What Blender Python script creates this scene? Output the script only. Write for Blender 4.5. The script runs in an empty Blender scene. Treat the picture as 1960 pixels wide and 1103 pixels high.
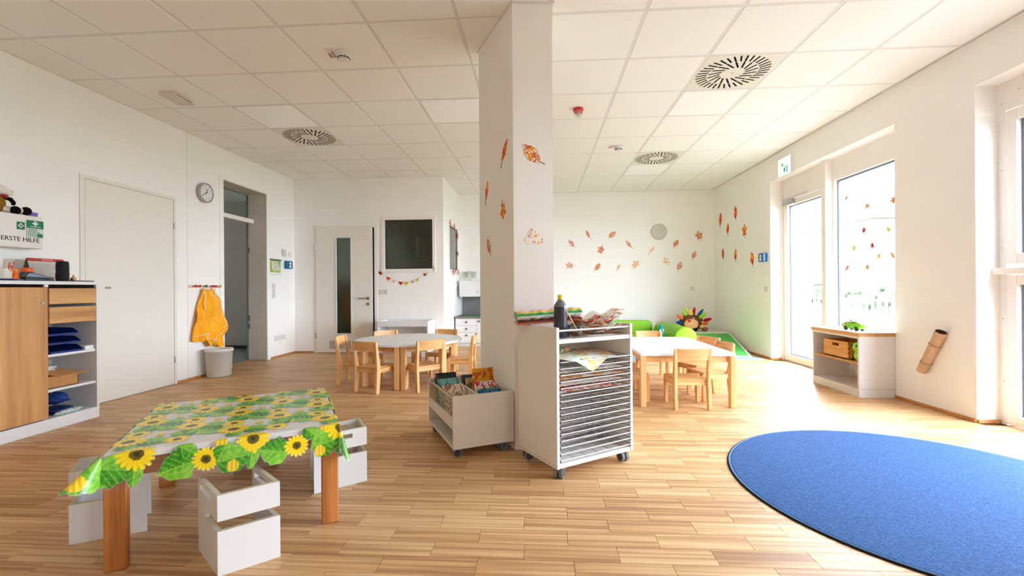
import bpy, bmesh, math, random
from math import sin, cos, pi, radians, sqrt, atan2
from mathutils import Vector, Matrix
import numpy as np
rnd = random.Random(7)
SC = bpy.context.scene
COL = SC.collection

# ------------------------------------------------------------------ camera
YAW, ROLL, EYE = 0.06336, -0.0072, 1.024
cam = bpy.data.cameras.new('camera')
cam.sensor_width = 36.0
cam.lens = 857.4 / 1960 * 36.0
cam.shift_y = 1.8 / 1960
cam.clip_start = 0.05
camo = bpy.data.objects.new('camera', cam)
COL.objects.link(camo)
_f = Vector((-sin(YAW), cos(YAW), 0)); _r = Vector((cos(YAW), sin(YAW), 0)); _u = Vector((0, 0, 1))
_r2 = _r * cos(ROLL) + _u * sin(ROLL); _u2 = _u * cos(ROLL) - _r * sin(ROLL)
camo.matrix_world = Matrix(((_r2.x, _u2.x, -_f.x, 0), (_r2.y, _u2.y, -_f.y, 0), (_r2.z, _u2.z, -_f.z, EYE), (0, 0, 0, 1)))
SC.camera = camo

# ------------------------------------------------------------------ sky, daylight, exposure
SKY, EXPOSURE = 15.0, 0.95
w = bpy.data.worlds.new('overcast_sky'); SC.world = w; w.use_nodes = True
bg = w.node_tree.nodes['Background']
bg.inputs[0].default_value = (0.86, 0.95, 1.12, 1); bg.inputs[1].default_value = SKY
def portal(y0, y1, z0, z1):
    l = bpy.data.lights.new('window_portal', 'AREA'); l.shape = 'RECTANGLE'
    l.size = y1 - y0; l.size_y = z1 - z0
    l.cycles.is_portal = True
    o = bpy.data.objects.new('window_portal', l); COL.objects.link(o)
    # light points towards -X (into the room); local x along Y
    o.matrix_world = Matrix(((0, 0, 1, 3.56), (1, 0, 0, (y0 + y1) / 2), (0, 1, 0, (z0 + z1) / 2), (0, 0, 0, 1)))
portal(4.31, 6.53, 0.0, 2.5); portal(1.2, 3.55, 0.0, 2.5); portal(-2.4, -1.7, 0.9, 2.5)
SC.view_settings.view_transform = 'Standard'
SC.view_settings.look = 'None'
SC.view_settings.gamma = 1.0
SC.view_settings.use_curve_mapping = False
SC.view_settings.exposure = EXPOSURE
SC.cycles.max_bounces = 14; SC.cycles.diffuse_bounces = 10; SC.cycles.transparent_max_bounces = 16
SC.cycles.glossy_bounces = 4
SC.cycles.sample_clamp_indirect = 12.0

# ------------------------------------------------------------------ materials
def lin(c):
    return tuple(((v / 255) / 12.92 if v / 255 <= 0.04045 else ((v / 255 + 0.055) / 1.055) ** 2.4) for v in c)
class NT:
    def __init__(s, name):
        s.m = bpy.data.materials.new(name); s.m.use_nodes = True
        s.t = s.m.node_tree; s.b = s.t.nodes['Principled BSDF']; s.out = s.t.nodes['Material Output']
    def n(s, typ, **kw):
        x = s.t.nodes.new(typ)
        for k, v in kw.items(): setattr(x, k, v)
        return x
    def l(s, a, b): s.t.links.new(a, b)
    def mapping(s, scale, src='Object'):
        tc = s.n('ShaderNodeTexCoord'); mp = s.n('ShaderNodeMapping')
        mp.inputs['Scale'].default_value = scale
        s.l(tc.outputs[src], mp.inputs[0]); return mp.outputs[0]
    def noise(s, vec, scale, detail=3, rough=.55):
        x = s.n('ShaderNodeTexNoise'); x.inputs['Scale'].default_value = scale
        x.inputs['Detail'].default_value = detail; x.inputs['Roughness'].default_value = rough
        if vec is not None: s.l(vec, x.inputs['Vector'])
        return x.outputs[0]
    def ramp(s, fac, stops, interp='LINEAR'):
        r = s.n('ShaderNodeValToRGB'); e = r.color_ramp.elements; r.color_ramp.interpolation = interp
        while len(e) < len(stops): e.new(0.5)
        for i, (p, c) in enumerate(stops): e[i].position = p; e[i].color = (*c, 1)
        s.l(fac, r.inputs[0]); return r.outputs[0]
    def math(s, op, a, b=None):
        x = s.n('ShaderNodeMath', operation=op)
        for i, v in enumerate((a, b)):
            if v is None: continue
            if isinstance(v, (int, float)): x.inputs[i].default_value = v
            else: s.l(v, x.inputs[i])
        return x.outputs[0]
    def bump(s, h, strength, dist=.002):
        b = s.n('ShaderNodeBump'); b.inputs['Strength'].default_value = strength
        b.inputs['Distance'].default_value = dist
        s.l(h, b.inputs['Height']); s.l(b.outputs[0], s.b.inputs['Normal'])
    def set(s, rough=.5, spec=.5, metal=0, **kw):
        s.b.inputs['Roughness'].default_value = rough; s.b.inputs['Specular IOR Level'].default_value = spec
        s.b.inputs['Metallic'].default_value = metal
        for k, v in kw.items(): s.b.inputs[k].default_value = v
MATS = {}
def plain(name, rgb, rough=.5, spec=.5, metal=0, var=.03, nscale=14, bump=0, **kw):
    if name in MATS: return MATS[name]
    t = NT(name); c = lin(rgb); v = t.mapping((1, 1, 1))
    n = t.noise(v, nscale, 2)
    t.l(t.ramp(n, [(.3, tuple(x * (1 - var) for x in c)), (.7, tuple(min(1, x * (1 + var)) for x in c))]), t.b.inputs['Base Color'])
    t.set(rough, spec, metal, **kw)
    if bump: t.bump(t.noise(v, 180, 2), bump, .001)
    MATS[name] = t.m; return t.m
def wood(name, light, mid, dark, axis, rough=.42, ring=1.0):
    if name in MATS: return MATS[name]
    t = NT(name); s = [22, 22, 22]; s[axis] = 1.3
    v = t.mapping(tuple(s)); a = t.noise(v, 1.0 * ring, 4, .6)
    s2 = [160, 160, 160]; s2[axis] = 5
    g = t.noise(t.mapping(tuple(s2)), 1.0, 2, .6)
    f = t.math('ADD', t.math('MULTIPLY', a, .75), t.math('MULTIPLY', g, .25))
    t.l(t.ramp(f, [(.33, lin(dark)), (.5, lin(mid)), (.66, lin(light))]), t.b.inputs['Base Color'])
    t.set(rough, .45); t.bump(g, .08, .001)
    MATS[name] = t.m; return t.m
def blotch(name, cols, scale, sharp=True, rough=.6, base='Object'):
    """marbled / painted paper: a noise field through a ramp of flat colours"""
    if name in MATS: return MATS[name]
    t = NT(name); v = t.mapping((1, 1, 1), base)
    n = t.noise(v, scale, 3, .6)
    st = [(p, lin(c)) for p, c in cols]
    t.l(t.ramp(n, st, 'CONSTANT' if sharp else 'LINEAR'), t.b.inputs['Base Color']); t.set(rough, .3)
    MATS[name] = t.m; return t.m
def emis(name, rgb, st):
    t = NT(name); t.set(.4)
    t.b.inputs['Base Color'].default_value = (*lin(rgb), 1)
    t.b.inputs['Emission Color'].default_value = (*lin(rgb), 1); t.b.inputs['Emission Strength'].default_value = st
    MATS[name] = t.m; return t.m
def glass(name, tint=(1, 1, 1), ior=1.45, base=.02):
    m = bpy.data.materials.new(name); m.use_nodes = True; t = m.node_tree
    t.nodes.remove(t.nodes['Principled BSDF']); o = t.nodes['Material Output']
    tr = t.nodes.new('ShaderNodeBsdfTransparent'); tr.inputs[0].default_value = (*tint, 1)
    gl = t.nodes.new('ShaderNodeBsdfGlossy'); gl.inputs['Roughness'].default_value = base
    fr = t.nodes.new('ShaderNodeFresnel'); fr.inputs[0].default_value = ior
    mx = t.nodes.new('ShaderNodeMixShader')
    ge = t.nodes.new('ShaderNodeNewGeometry'); iv = t.nodes.new('ShaderNodeMath'); iv.operation = 'SUBTRACT'; iv.inputs[0].default_value = 1.0
    ml = t.nodes.new('ShaderNodeMath'); ml.operation = 'MULTIPLY'      # the pane's far face lets light out unreflected
    t.links.new(ge.outputs['Backfacing'], iv.inputs[1]); t.links.new(fr.outputs[0], ml.inputs[0]); t.links.new(iv.outputs[0], ml.inputs[1])
    t.links.new(ml.outputs[0], mx.inputs[0]); t.links.new(tr.outputs[0], mx.inputs[1]); t.links.new(gl.outputs[0], mx.inputs[2])
    t.links.new(mx.outputs[0], o.inputs[0]); MATS[name] = m; return m

WALL = plain('wall_paint', (242, 241, 237), .75, .2, var=.012, nscale=3, bump=.05)
CEILM = plain('ceiling_tile_mineral', (240, 240, 235), .85, .15, var=.015, nscale=40, bump=.25)
GRID = plain('ceiling_grid_white', (222, 220, 216), .5, .3)
WHITE = plain('white_laminate', (224, 224, 224), .35, .45, var=.01)
WHITEG = plain('white_gloss', (240, 240, 240), .18, .5, var=.01)
FRAMEW = plain('white_window_frame', (238, 233, 226), .35, .45, var=.01)
DOORW = plain('white_door_lacquer', (232, 228, 219), .4, .4, var=.01)
PANEL = plain('acrylic_light_panel', (250, 251, 250), .35, .5, var=.005)
BEECH = wood('beech_lengthwise', (236, 190, 132), (220, 168, 108), (200, 146, 88), 2)
BEECHX = wood('beech_crosswise', (236, 190, 132), (220, 168, 108), (202, 148, 90), 0)
BEECHY = wood('beech_depthwise', (236, 190, 132), (220, 168, 108), (202, 148, 90), 1)
OAKZ = wood('oak_veneer_upright', (216, 168, 108), (198, 146, 88), (172, 118, 64), 2, ring=.45)
OAKY = wood('oak_veneer_level', (216, 168, 108), (198, 146, 88), (170, 116, 62), 1, ring=.45)
OAKX = wood('oak_edge', (206, 152, 94), (188, 132, 76), (160, 106, 56), 0)
LEGW = wood('stained_table_leg', (198, 130, 68), (180, 112, 54), (150, 88, 40), 2)
LEGX = wood('stained_table_apron', (198, 130, 68), (180, 112, 54), (150, 88, 40), 0)
PLY = plain('birch_ply_edge', (206, 198, 184), .55, .3, var=.05, nscale=60)
STEEL = plain('brushed_steel', (168, 166, 160), .32, .5, 1.0, var=.02)
CHROME = plain('wire_chrome', (190, 190, 192), .22, .5, 1.0, var=.01)
WIREW = plain('wire_white_lacquer', (224, 224, 226), .3, .5, var=.01)
BLACK = plain('black_plastic', (24, 24, 26), .45, .4, var=.05)
BLACKR = plain('black_rubber', (30, 30, 32), .7, .3, var=.08)
GAPSHADE = plain('gap_shade', (22, 20, 18), .9, .1)  # near-black that puts the shade inside gaps and slots into colour
GREY = plain('grey_plastic', (150, 148, 144), .4, .4)
LGREY = plain('pale_grey_plastic', (205, 204, 202), .45, .4)
RED = plain('red_plastic', (196, 36, 44), .4, .5)
GREEN = plain('lime_green_leather', (128, 188, 14), .5, .35, var=.03, bump=.04)
GREENRAMP = plain('ramp_green_leather', (74, 168, 74), .55, .35, var=.02)
BLUEMAT = plain('grey_blue_mat', (132, 158, 180), .7, .3)
BLUEBOX = plain('blue_call_point', (18, 104, 172), .35, .5)
GLASSW = glass('window_glass', (.97, .985, .98))
GLASSD = glass('interior_glass', (.80, .84, .80))
GLASSF = glass('reflective_glass', (.78, .82, .76), 2.3)
GLASSC = glass('clear_glass', (.93, .94, .92))
# floor planks: tone and seed come from the plank's own face attributes
def floor_material():
    t = NT('oak_strip_parquet')
    geo = t.n('ShaderNodeNewGeometry'); sep = t.n('ShaderNodeSeparateXYZ'); t.l(geo.outputs['Position'], sep.inputs[0])
    at = t.n('ShaderNodeAttribute'); at.attribute_name = 'tone'
    as_ = t.n('ShaderNodeAttribute'); as_.attribute_name = 'seed'
    def vec(kx, ky, ks):
        c = t.n('ShaderNodeCombineXYZ')
        t.l(t.math('ADD', t.math('MULTIPLY', sep.outputs[0], kx), t.math('MULTIPLY', as_.outputs['Fac'], 37.0)), c.inputs[0])
        t.l(t.math('MULTIPLY', sep.outputs[1], ky), c.inputs[1])
        t.l(t.math('MULTIPLY', as_.outputs['Fac'], ks), c.inputs[2]); return c.outputs[0]
    stripe = t.noise(vec(.9, 46, 91), 1.0, 3, .5)
    grain = t.noise(vec(5, 260, 53), 1.0, 3, .6)
    figure = t.noise(vec(3.2, 20, 17), 1.6, 4, .65)
    s2 = t.ramp(stripe, [(.40, (0, 0, 0)), (.60, (1, 1, 1))])
    f = t.math('ADD', t.math('MULTIPLY', at.outputs['Fac'], .34), t.math('MULTIPLY', s2, .40))
    f = t.math('ADD', f, t.math('MULTIPLY', grain, .20)); f = t.math('ADD', f, t.math('MULTIPLY', figure, .22))
    col = t.ramp(f, [(.12, lin((140, 96, 58))), (.38, lin((180, 134, 86))), (.62, lin((203, 160, 108))), (.95, lin((229, 196, 150)))])
    t.l(col, t.b.inputs['Base Color']); t.set(.46, .75)
    t.bump(grain, .10, .0006)
    return t.m
PARQ = floor_material()

# ------------------------------------------------------------------ mesh builder
class MB:
    def __init__(s): s.v = []; s.f = []; s.mi = []; s.sm = []
    def add(s, vs, fs, mi=0, smooth=False, M=None):
        o = len(s.v)
        for p in vs:
            p = Vector(p)
            s.v.append(M @ p if M is not None else p)
        for i, f in enumerate(fs):
            s.f.append([o + k for k in f]); s.mi.append(mi[i] if isinstance(mi, (list, tuple)) else mi); s.sm.append(smooth)
        return s
    def _bm(s, bm, mi, smooth, M):
        bm.verts.index_update()
        s.add([v.co.copy() for v in bm.verts], [[v.index for v in f.verts] for f in bm.faces], mi, smooth, M); bm.free(); return s
    def box(s, lo, hi, bev=0, mi=0, M=None, seg=1):
        (x0, y0, z0), (x1, y1, z1) = lo, hi
        vs = [(x0, y0, z0), (x1, y0, z0), (x1, y1, z0), (x0, y1, z0), (x0, y0, z1), (x1, y0, z1), (x1, y1, z1), (x0, y1, z1)]
        fs = [(0, 3, 2, 1), (4, 5, 6, 7), (0, 1, 5, 4), (1, 2, 6, 5), (2, 3, 7, 6), (3, 0, 4, 7)]
        if not bev: return s.add(vs, fs, mi, False, M)
        bm = bmesh.new(); bv = [bm.verts.new(v) for v in vs]
        for f in fs: bm.faces.new([bv[i] for i in f])
        bmesh.ops.bevel(bm, geom=bm.edges[:], offset=bev, segments=seg, affect='EDGES', profile=.5)
        return s._bm(bm, mi, seg > 1, M)
    def prism(s, poly, h0, h1, axis='z', mi=0, M=None, bev=0, smooth=False, seg=1):
        """2-D outline extruded: axis z -> (x,y), x -> (y,z), y -> (x,z)"""
        def p(a, b, h): return (a, b, h) if axis == 'z' else ((h, a, b) if axis == 'x' else (a, h, b))
        n = len(poly)
        ar = sum(poly[i][0] * poly[(i + 1) % n][1] - poly[(i + 1) % n][0] * poly[i][1] for i in range(n))
        if (ar < 0) != (axis == 'y'): poly = poly[::-1]
        vs = [p(a, b, h0) for a, b in poly] + [p(a, b, h1) for a, b in poly]
        fs = [list(range(n))[::-1], list(range(n, 2 * n))] + [(i, (i + 1) % n, n + (i + 1) % n, n + i) for i in range(n)]
        if not bev: return s.add(vs, fs, mi, smooth, M)
        bm = bmesh.new(); bv = [bm.verts.new(v) for v in vs]
        for f in fs: bm.faces.new([bv[i] for i in f])
        bmesh.ops.recalc_face_normals(bm, faces=bm.faces[:])
        bmesh.ops.bevel(bm, geom=bm.edges[:], offset=bev, segments=seg, affect='EDGES', profile=.5)
        return s._bm(bm, mi, smooth, M)
    def cyl(s, p0, p1, r0, r1=None, n=16, mi=0, M=None, cap=True):
        r1 = r0 if r1 is None else r1
        p0, p1 = Vector(p0), Vector(p1); d = (p1 - p0).normalized()
        a = d.orthogonal().normalized(); b = d.cross(a)
        vs = []
        for p, r in ((p0, r0), (p1, r1)):
            vs += [p + (a * cos(2 * pi * i / n) + b * sin(2 * pi * i / n)) * r for i in range(n)]
        s.add(vs, [(i, (i + 1) % n, n + (i + 1) % n, n + i) for i in range(n)], mi, True, M)
        if cap: s.add(vs, [list(range(n))[::-1], list(range(n, 2 * n))], mi, False, M)
        return s
    def tube(s, pts, r, n=8, mi=0, M=None, closed=False):
        pts = [Vector(p) for p in pts]; vs = []; N = len(pts); up = None
        rr = r if isinstance(r, (list, tuple)) else [r] * N
        for i, p in enumerate(pts):
            if closed: d = pts[(i + 1) % N] - pts[i - 1]
            else: d = pts[min(i + 1, N - 1)] - pts[max(i - 1, 0)]
            d.normalize()
            a = d.orthogonal().normalized() if up is None else (up - d * up.dot(d)).normalized()
            up = a; b = d.cross(a)
            vs += [p + (a * cos(2 * pi * k / n) + b * sin(2 * pi * k / n)) * rr[i] for k in range(n)]
        fs = []
        for i in range(N if closed else N - 1):
            j = (i + 1) % N
            fs += [(i * n + k, i * n + (k + 1) % n, j * n + (k + 1) % n, j * n + k) for k in range(n)]
        s.add(vs, fs, mi, True, M)
        if not closed: s.add(vs, [list(range(n))[::-1], list(range((N - 1) * n, N * n))], mi, False, M)
        return s
    def lathe(s, prof, n=24, mi=0, M=None, smooth=True):
        vs = []; fs = []
        for r, z in prof: vs += [(max(r, 1e-5) * cos(2 * pi * k / n), max(r, 1e-5) * sin(2 * pi * k / n), z) for k in range(n)]
        for i in range(len(prof) - 1):
            fs += [(i * n + k, i * n + (k + 1) % n, (i + 1) * n + (k + 1) % n, (i + 1) * n + k) for k in range(n)]
        return s.add(vs, fs, mi, smooth, M)
    def ball(s, c, r, n=16, mi=0, M=None):
        r = (r, r, r) if isinstance(r, (int, float)) else r
        T = Matrix.Translation(c) @ Matrix.Diagonal((*r, 1))
        T = M @ T if M is not None else T
        return s.lathe([(sin(pi * i / (n // 2)), -cos(pi * i / (n // 2))) for i in range(n // 2 + 1)], n, mi, T)
    def grid(s, fn, nu, nv, mi=0, M=None, smooth=True):
        vs = [fn(i / nu, j / nv) for j in range(nv + 1) for i in range(nu + 1)]
        fs = [(j * (nu + 1) + i, j * (nu + 1) + i + 1, (j + 1) * (nu + 1) + i + 1, (j + 1) * (nu + 1) + i) for j in range(nv) for i in range(nu)]
        return s.add(vs, fs, mi, smooth, M)
    def slab(s, fn, nu, nv, th, mi=0, M=None):
        """a curved sheet with thickness along fn's third return (a normal)"""
        def top(u, v): p, nn = fn(u, v); return Vector(p) + Vector(nn) * th / 2
        def bot(u, v): p, nn = fn(u, v); return Vector(p) - Vector(nn) * th / 2
        s.grid(top, nu, nv, mi, M); s.grid(lambda u, v: bot(1 - u, v), nu, nv, mi, M)
        ring = [(i / nu, 0) for i in range(nu)] + [(1, j / nv) for j in range(nv)] + [(1 - i / nu, 1) for i in range(nu)] + [(0, 1 - j / nv) for j in range(nv)]
        N = len(ring)
        vs = [top(*q) for q in ring] + [bot(*q) for q in ring]
        return s.add(vs, [(i, N + i, N + (i + 1) % N, (i + 1) % N) for i in range(N)], mi, False, M)
    def mesh(s, name, mats):
        me = bpy.data.meshes.new(name)
        me.from_pydata([tuple(v) for v in s.v], [], s.f)
        mats = mats if isinstance(mats, (list, tuple)) else [mats]
        for m in mats: me.materials.append(m)
        me.polygons.foreach_set('material_index', s.mi); me.polygons.foreach_set('use_smooth', s.sm)
        me.update(); return me
def obj(name, mb, mats, parent=None, loc=None, rz=None, M=None):
    me = mb.mesh(name, mats) if isinstance(mb, MB) else mb
    o = bpy.data.objects.new(name, me); COL.objects.link(o)
    if parent is not None: o.parent = parent
    if loc is not None: o.location = loc
    if rz is not None: o.rotation_euler = (0, 0, rz)
    if M is not None: o.matrix_local = M
    return o
def tag(o, label, cat, group=None, kind=None):
    if label: o['label'] = label
    if cat: o['category'] = cat
    if group: o['group'] = group
    if kind: o['kind'] = kind
    return o
def thing(name, label, cat, loc=(0, 0, 0), rz=0, group=None):
    o = bpy.data.objects.new(name, None); COL.objects.link(o); o.empty_display_size = .05
    o.location = loc; o.rotation_euler = (0, 0, rz)
    return tag(o, label, cat, group)
def struct(name, mb, mats, parent=None):
    o = obj(name, mb, mats, parent)
    if parent is None: o['kind'] = 'structure'
    return o
def copy_tree(o, parent=None):
    c = o.copy(); COL.objects.link(c)
    if parent is not None: c.parent = parent
    for ch in [k for k in bpy.data.objects if k.parent == o]: copy_tree(ch, c)
    return c
def RZ(a): return Matrix.Rotation(a, 4, 'Z')
def T(x, y, z): return Matrix.Translation((x, y, z))
# plane frames: local x = along the wall as seen from the room, y = up, z = out of the wall
def on_left(y, z, off=0): return Matrix(((0, 0, 1, -4.035 + off), (1, 0, 0, y), (0, 1, 0, z), (0, 0, 0, 1)))
def on_right(y, z, off=0, x=3.24): return Matrix(((0, 0, -1, x - off), (-1, 0, 0, y), (0, 1, 0, z), (0, 0, 0, 1)))
def on_back(x, z, y=8.57, off=0): return Matrix(((1, 0, 0, x), (0, 0, -1, y - off), (0, 1, 0, z), (0, 0, 0, 1)))
def rrect(x0, y0, x1, y1, r, n=5):
    out = []
    for cx, cy, a in ((x1 - r, y1 - r, 0), (x0 + r, y1 - r, 90), (x0 + r, y0 + r, 180), (x1 - r, y0 + r, 270)):
        out += [(cx + r * cos(radians(a + 90 * k / n)), cy + r * sin(radians(a + 90 * k / n))) for k in range(n + 1)]
    return out
def text_mb(txt, size, depth=.0008, M=None, align='CENTER'):
    cu = bpy.data.curves.new('lettering', 'FONT'); cu.body = txt; cu.size = size; cu.extrude = depth
    cu.align_x = align; cu.align_y = 'CENTER'; cu.resolution_u = 3
    o = bpy.data.objects.new('lettering_source', cu)
    COL.objects.link(o)
    dg = bpy.context.evaluated_depsgraph_get(); me = bpy.data.meshes.new_from_object(o.evaluated_get(dg))
    mb = MB(); mb.add([v.co.copy() for v in me.vertices], [list(p.vertices) for p in me.polygons], 0, False, M)
    bpy.data.objects.remove(o); bpy.data.curves.remove(cu); bpy.data.meshes.remove(me)
    return mb
XL, XR, Y1, Y2, XC, HT = -4.035, 3.24, 7.13, 8.57, -1.553, 2.856
# ================================================================== THE ROOM
YB = -3.0                                                    # wall behind the camera
# ---- floor: base slab, single strips near the camera, the rest joined
floor = struct('floor', MB().box((-6.3, YB - .1, -.12), (XR + .3, 9.7, -.006)), plain('floor_joint', (150, 104, 62), .8, .2))
PW, PL = 0.1055, 0.362
def plank_mesh(mb, x0, x1, y0, y1):
    g = .00025; b = .0007; z = 0.0
    mb.add([(x0 + g, y0 + g, -.006), (x1 - g, y0 + g, -.006), (x1 - g, y1 - g, -.006), (x0 + g, y1 - g, -.006),
            (x0 + g + b, y0 + g + b, z), (x1 - g - b, y0 + g + b, z), (x1 - g - b, y1 - g - b, z), (x0 + g + b, y1 - g - b, z)],
           [(4, 5, 6, 7), (0, 1, 5, 4), (1, 2, 6, 5), (2, 3, 7, 6), (3, 0, 4, 7)])
def plank_attr(me, tones, seeds):
    a = me.attributes.new('tone', 'FLOAT', 'FACE'); a.data.foreach_set('value', np.repeat(np.array(tones, np.float32), 5))
    a = me.attributes.new('seed', 'FLOAT', 'FACE'); a.data.foreach_set('value', np.repeat(np.array(seeds, np.float32), 5))
planks = []
row0 = math.floor((YB - 1.6895) / PW)
for r in range(row0, int((Y2 - 1.6895) / PW) + 1):
    y0 = 1.6895 + r * PW; y1 = min(y0 + PW, Y2)
    off = (0.0 if r % 2 else PL / 2) - .615 + rnd.uniform(-.012, .012)
    xr = XR + (.16 if (4.32 < y0 and y1 < 6.52) or (1.2 < y0 and y1 < 3.54) else 0)
    xl = -4.32 if (y0 > 5.48 and y1 < 6.37) else XL
    k = math.floor((xl - off) / PL)
    while off + k * PL < xr:
        a, b = max(off + k * PL, xl), min(off + (k + 1) * PL, xr); k += 1
        if b - a < .02 or (y0 > Y1 and b < XC): continue
        t = min(1, max(0, rnd.gauss(.5, .2)))
        planks.append((a, b, y0, y1, t, rnd.random()))
def plank_key(p):
    cx, cy = (p[0] + p[1]) / 2, (p[2] + p[3]) / 2
    vis = 1.52 < cy and abs(cx) < 1.16 * cy + .1 and cx > -3.62
    hid = (cx - 1.961) ** 2 + (cy - 2.384) ** 2 < .75
    return (0 if vis and not hid else 1, cy)
planks.sort(key=plank_key)
for p in planks[:296]:
    mb = MB(); plank_mesh(mb, *p[:4]); me = mb.mesh('plank', PARQ); plank_attr(me, [p[4]], [p[5]])
    obj('plank', me, None, floor)
mb = MB()
for p in planks[296:]: plank_mesh(mb, *p[:4])
me = mb.mesh('plank_field', PARQ); plank_attr(me, [p[4] for p in planks[296:]], [p[5] for p in planks[296:]])
obj('plank_field', me, None, floor)['kind'] = 'stuff'

# ---- walls (boxes around their openings)
def wall_y(mb, x0, x1, ya, yb, holes, top=HT + .1):          # wall running along Y, holes (y0, y1, z0, z1)
    y = ya
    for h in sorted(holes):
        if h[0] > y: mb.box((x0, y, 0), (x1, h[0], top))
        if h[2] > 0: mb.box((x0, h[0], 0), (x1, h[1], h[2]))
        mb.box((x0, h[0], h[3]), (x1, h[1], top)); y = h[1]
    if yb > y: mb.box((x0, y, 0), (x1, yb, top))
    return mb
def wall_x(mb, y0, y1, xa, xb, holes, top=HT + .1):
    x = xa
    for h in sorted(holes):
        if h[0] > x: mb.box((x, y0, 0), (h[0], y1, top))
        if h[2] > 0: mb.box((h[0], y0, 0), (h[1], y1, h[2]))
        mb.box((h[0], y0, h[3]), (h[1], y1, top)); x = h[1]
    if xb > x: mb.box((x, y0, 0), (xb, y1, top))
    return mb
struct('wall_left', wall_y(MB(), XL - .30, XL, YB, Y1 + .15, [(5.475, 6.385, 0, 2.452)]), WALL)
struct('wall_right', wall_y(MB(), XR, XR + .32, YB, Y2 + .15, [(4.312, 6.53, 0, 2.507), (1.2, 3.55, 0, 2.512), (-2.4, -1.7, .9, 2.512)]), WALL)
struct('wall_back', wall_x(MB(), Y2, Y2 + .15, XC - .12, XR + .32, []), WALL)
struct('wall_middle', wall_x(MB(), Y1, Y1 + .15, XL - .3, XC, [(-3.655, -2.69, 0, 2.05), (-2.53, -1.715, 1.345, 2.172)]), WALL)
struct('wall_corner', wall_y(MB(), XC - .12, XC, Y1 + .15, Y2, [(7.575, 8.30, 1.36, 2.143)]), WALL)
struct('wall_front', wall_x(MB(), YB - .15, YB, XL - .3, XR + .32, []), WALL)
# corridor beyond the left doorway and the small room behind the middle wall
CORR = plain('corridor_paint', (216, 214, 210), .7, .3)
mb = MB()
mb.box((-6.4, 4.5, 0), (-6.3, 7.75, 2.7)); mb.box((-6.3, 7.6, 0), (XL - .3, 7.75, 2.7)); mb.box((-6.3, 4.5, 0), (XL - .3, 4.6, 2.7))
mb.box((-6.4, 4.5, 2.6), (XL - .3, 7.75, 2.7))
struct('wall_corridor', mb, CORR)
struct('trim_corridor', MB().box((-6.3, 7.585, 0), (XL - .3, 7.6, .06)), plain('corridor_skirting', (70, 72, 72), .6, .3))
struct('floor_corridor', MB().box((-6.3, 4.6, -.005), (XL - .29, 7.6, .002)), plain('corridor_floor', (120, 124, 122), .3, .5))
mb = MB()
mb.box((XL - .1, Y1 + 2.55, 0), (XC - .12, Y1 + 2.65, 2.7)); mb.box((XL - .1, Y1 + .15, 0), (XL, Y1 + 2.55, 2.7)); mb.box((XL, Y1 + .15, 2.6), (XC - .12, Y1 + 2.6, 2.7))
mb.box((XC - .12, Y2 + .15, 0), (XC - .02, Y1 + 2.65, 2.7))
struct('wall_side_room', mb, plain('side_room_paint', (226, 224, 210), .8, .2))

# ---- ceiling: soffit, T-bar grid, single tiles, set panels
ceiling = struct('ceiling', MB().box((XL - .3, YB - .15, HT + .012), (XR + .32, Y2 + .15, HT + .1)), CEILM)
TX0, TY0, TS = -5.872 * .625, 4.782 * .625, .625
special = {(8, 1): 'diff', (1, 3): 'diff', (8, 5): 'diff', (8, 2): 'pan', (1, 2): 'pan', (4, 2): 'pan', (8, 6): 'pan'}
TILES = {}
tile_meshes = {}
for r in range(-10, 10):
    for c in range(-1, 12):
        x0, y0 = TX0 + c * TS, TY0 + r * TS
        xa, xb = max(x0, XL), min(x0 + TS, XR); ya, yb = max(y0, YB), min(y0 + TS, Y2)
        if xb - xa < .05 or yb - ya < .05: continue
        if xb <= XC + .05 and ya > Y1 - .05: continue
        if xb <= XC + .3 and yb > Y1: yb = Y1
        TILES[(c, r)] = (xa, xb, ya, yb)
        if (c, r) in special: continue
        k = (round(xb - xa, 3), round(yb - ya, 3))
        if k not in tile_meshes:
            tile_meshes[k] = MB().box((.012, .012, 0), (k[0] - .012, k[1] - .012, .02), bev=.004).mesh('ceiling_tile', CEILM)
        obj('ceiling_tile', tile_meshes[k], None, ceiling, (xa, ya, HT - .008))
for c in range(0, 12):
    x = TX0 + c * TS
    if XL < x < XR: obj('grid_runner', MB().box((x - .012, YB, HT - .005), (x + .012, Y2 if x > XC else Y1, HT + .012)), GRID, ceiling)
for r in range(-9, 10):
    y = TY0 + r * TS
    if YB < y < Y2: obj('grid_cross_bar', MB().box((XL if y < Y1 else XC, y - .012, HT - .0045), (XR, y + .012, HT + .012)), GRID, ceiling)
mb = MB()
for a, b in (((XL, YB), (XL + .016, Y1)), ((XR - .016, YB), (XR, Y2)), ((XL, Y1 - .016), (XC, Y1)), ((XC, Y2 - .016), (XR, Y2)), ((XC, Y1), (XC + .016, Y2))):
    mb.box((*a, HT - .010), (*b, HT + .012))
obj('edge_profile', mb, GRID, ceiling)

# ---- pillar with its leaning faces
PA, PB, PC = (-.46, 3.409), (-.167, 2.844), (.085, 2.874)
PD = (PA[0] + PC[0] - PB[0], PA[1] + PC[1] - PB[1])
pil = struct('pillar', MB().prism([PA, PB, PC, PD], 0, HT + .02), WALL)
def grow(d):
    cx = sum(p[0] for p in (PA, PB, PC, PD)) / 4; cy = sum(p[1] for p in (PA, PB, PC, PD)) / 4
    return [(p[0] + (p[0] - cx) * d, p[1] + (p[1] - cy) * d) for p in (PA, PB, PC, PD)]
obj('ceiling_profile', MB().prism(grow(.07), HT - .014, HT + .01), GRID, pil)

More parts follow.
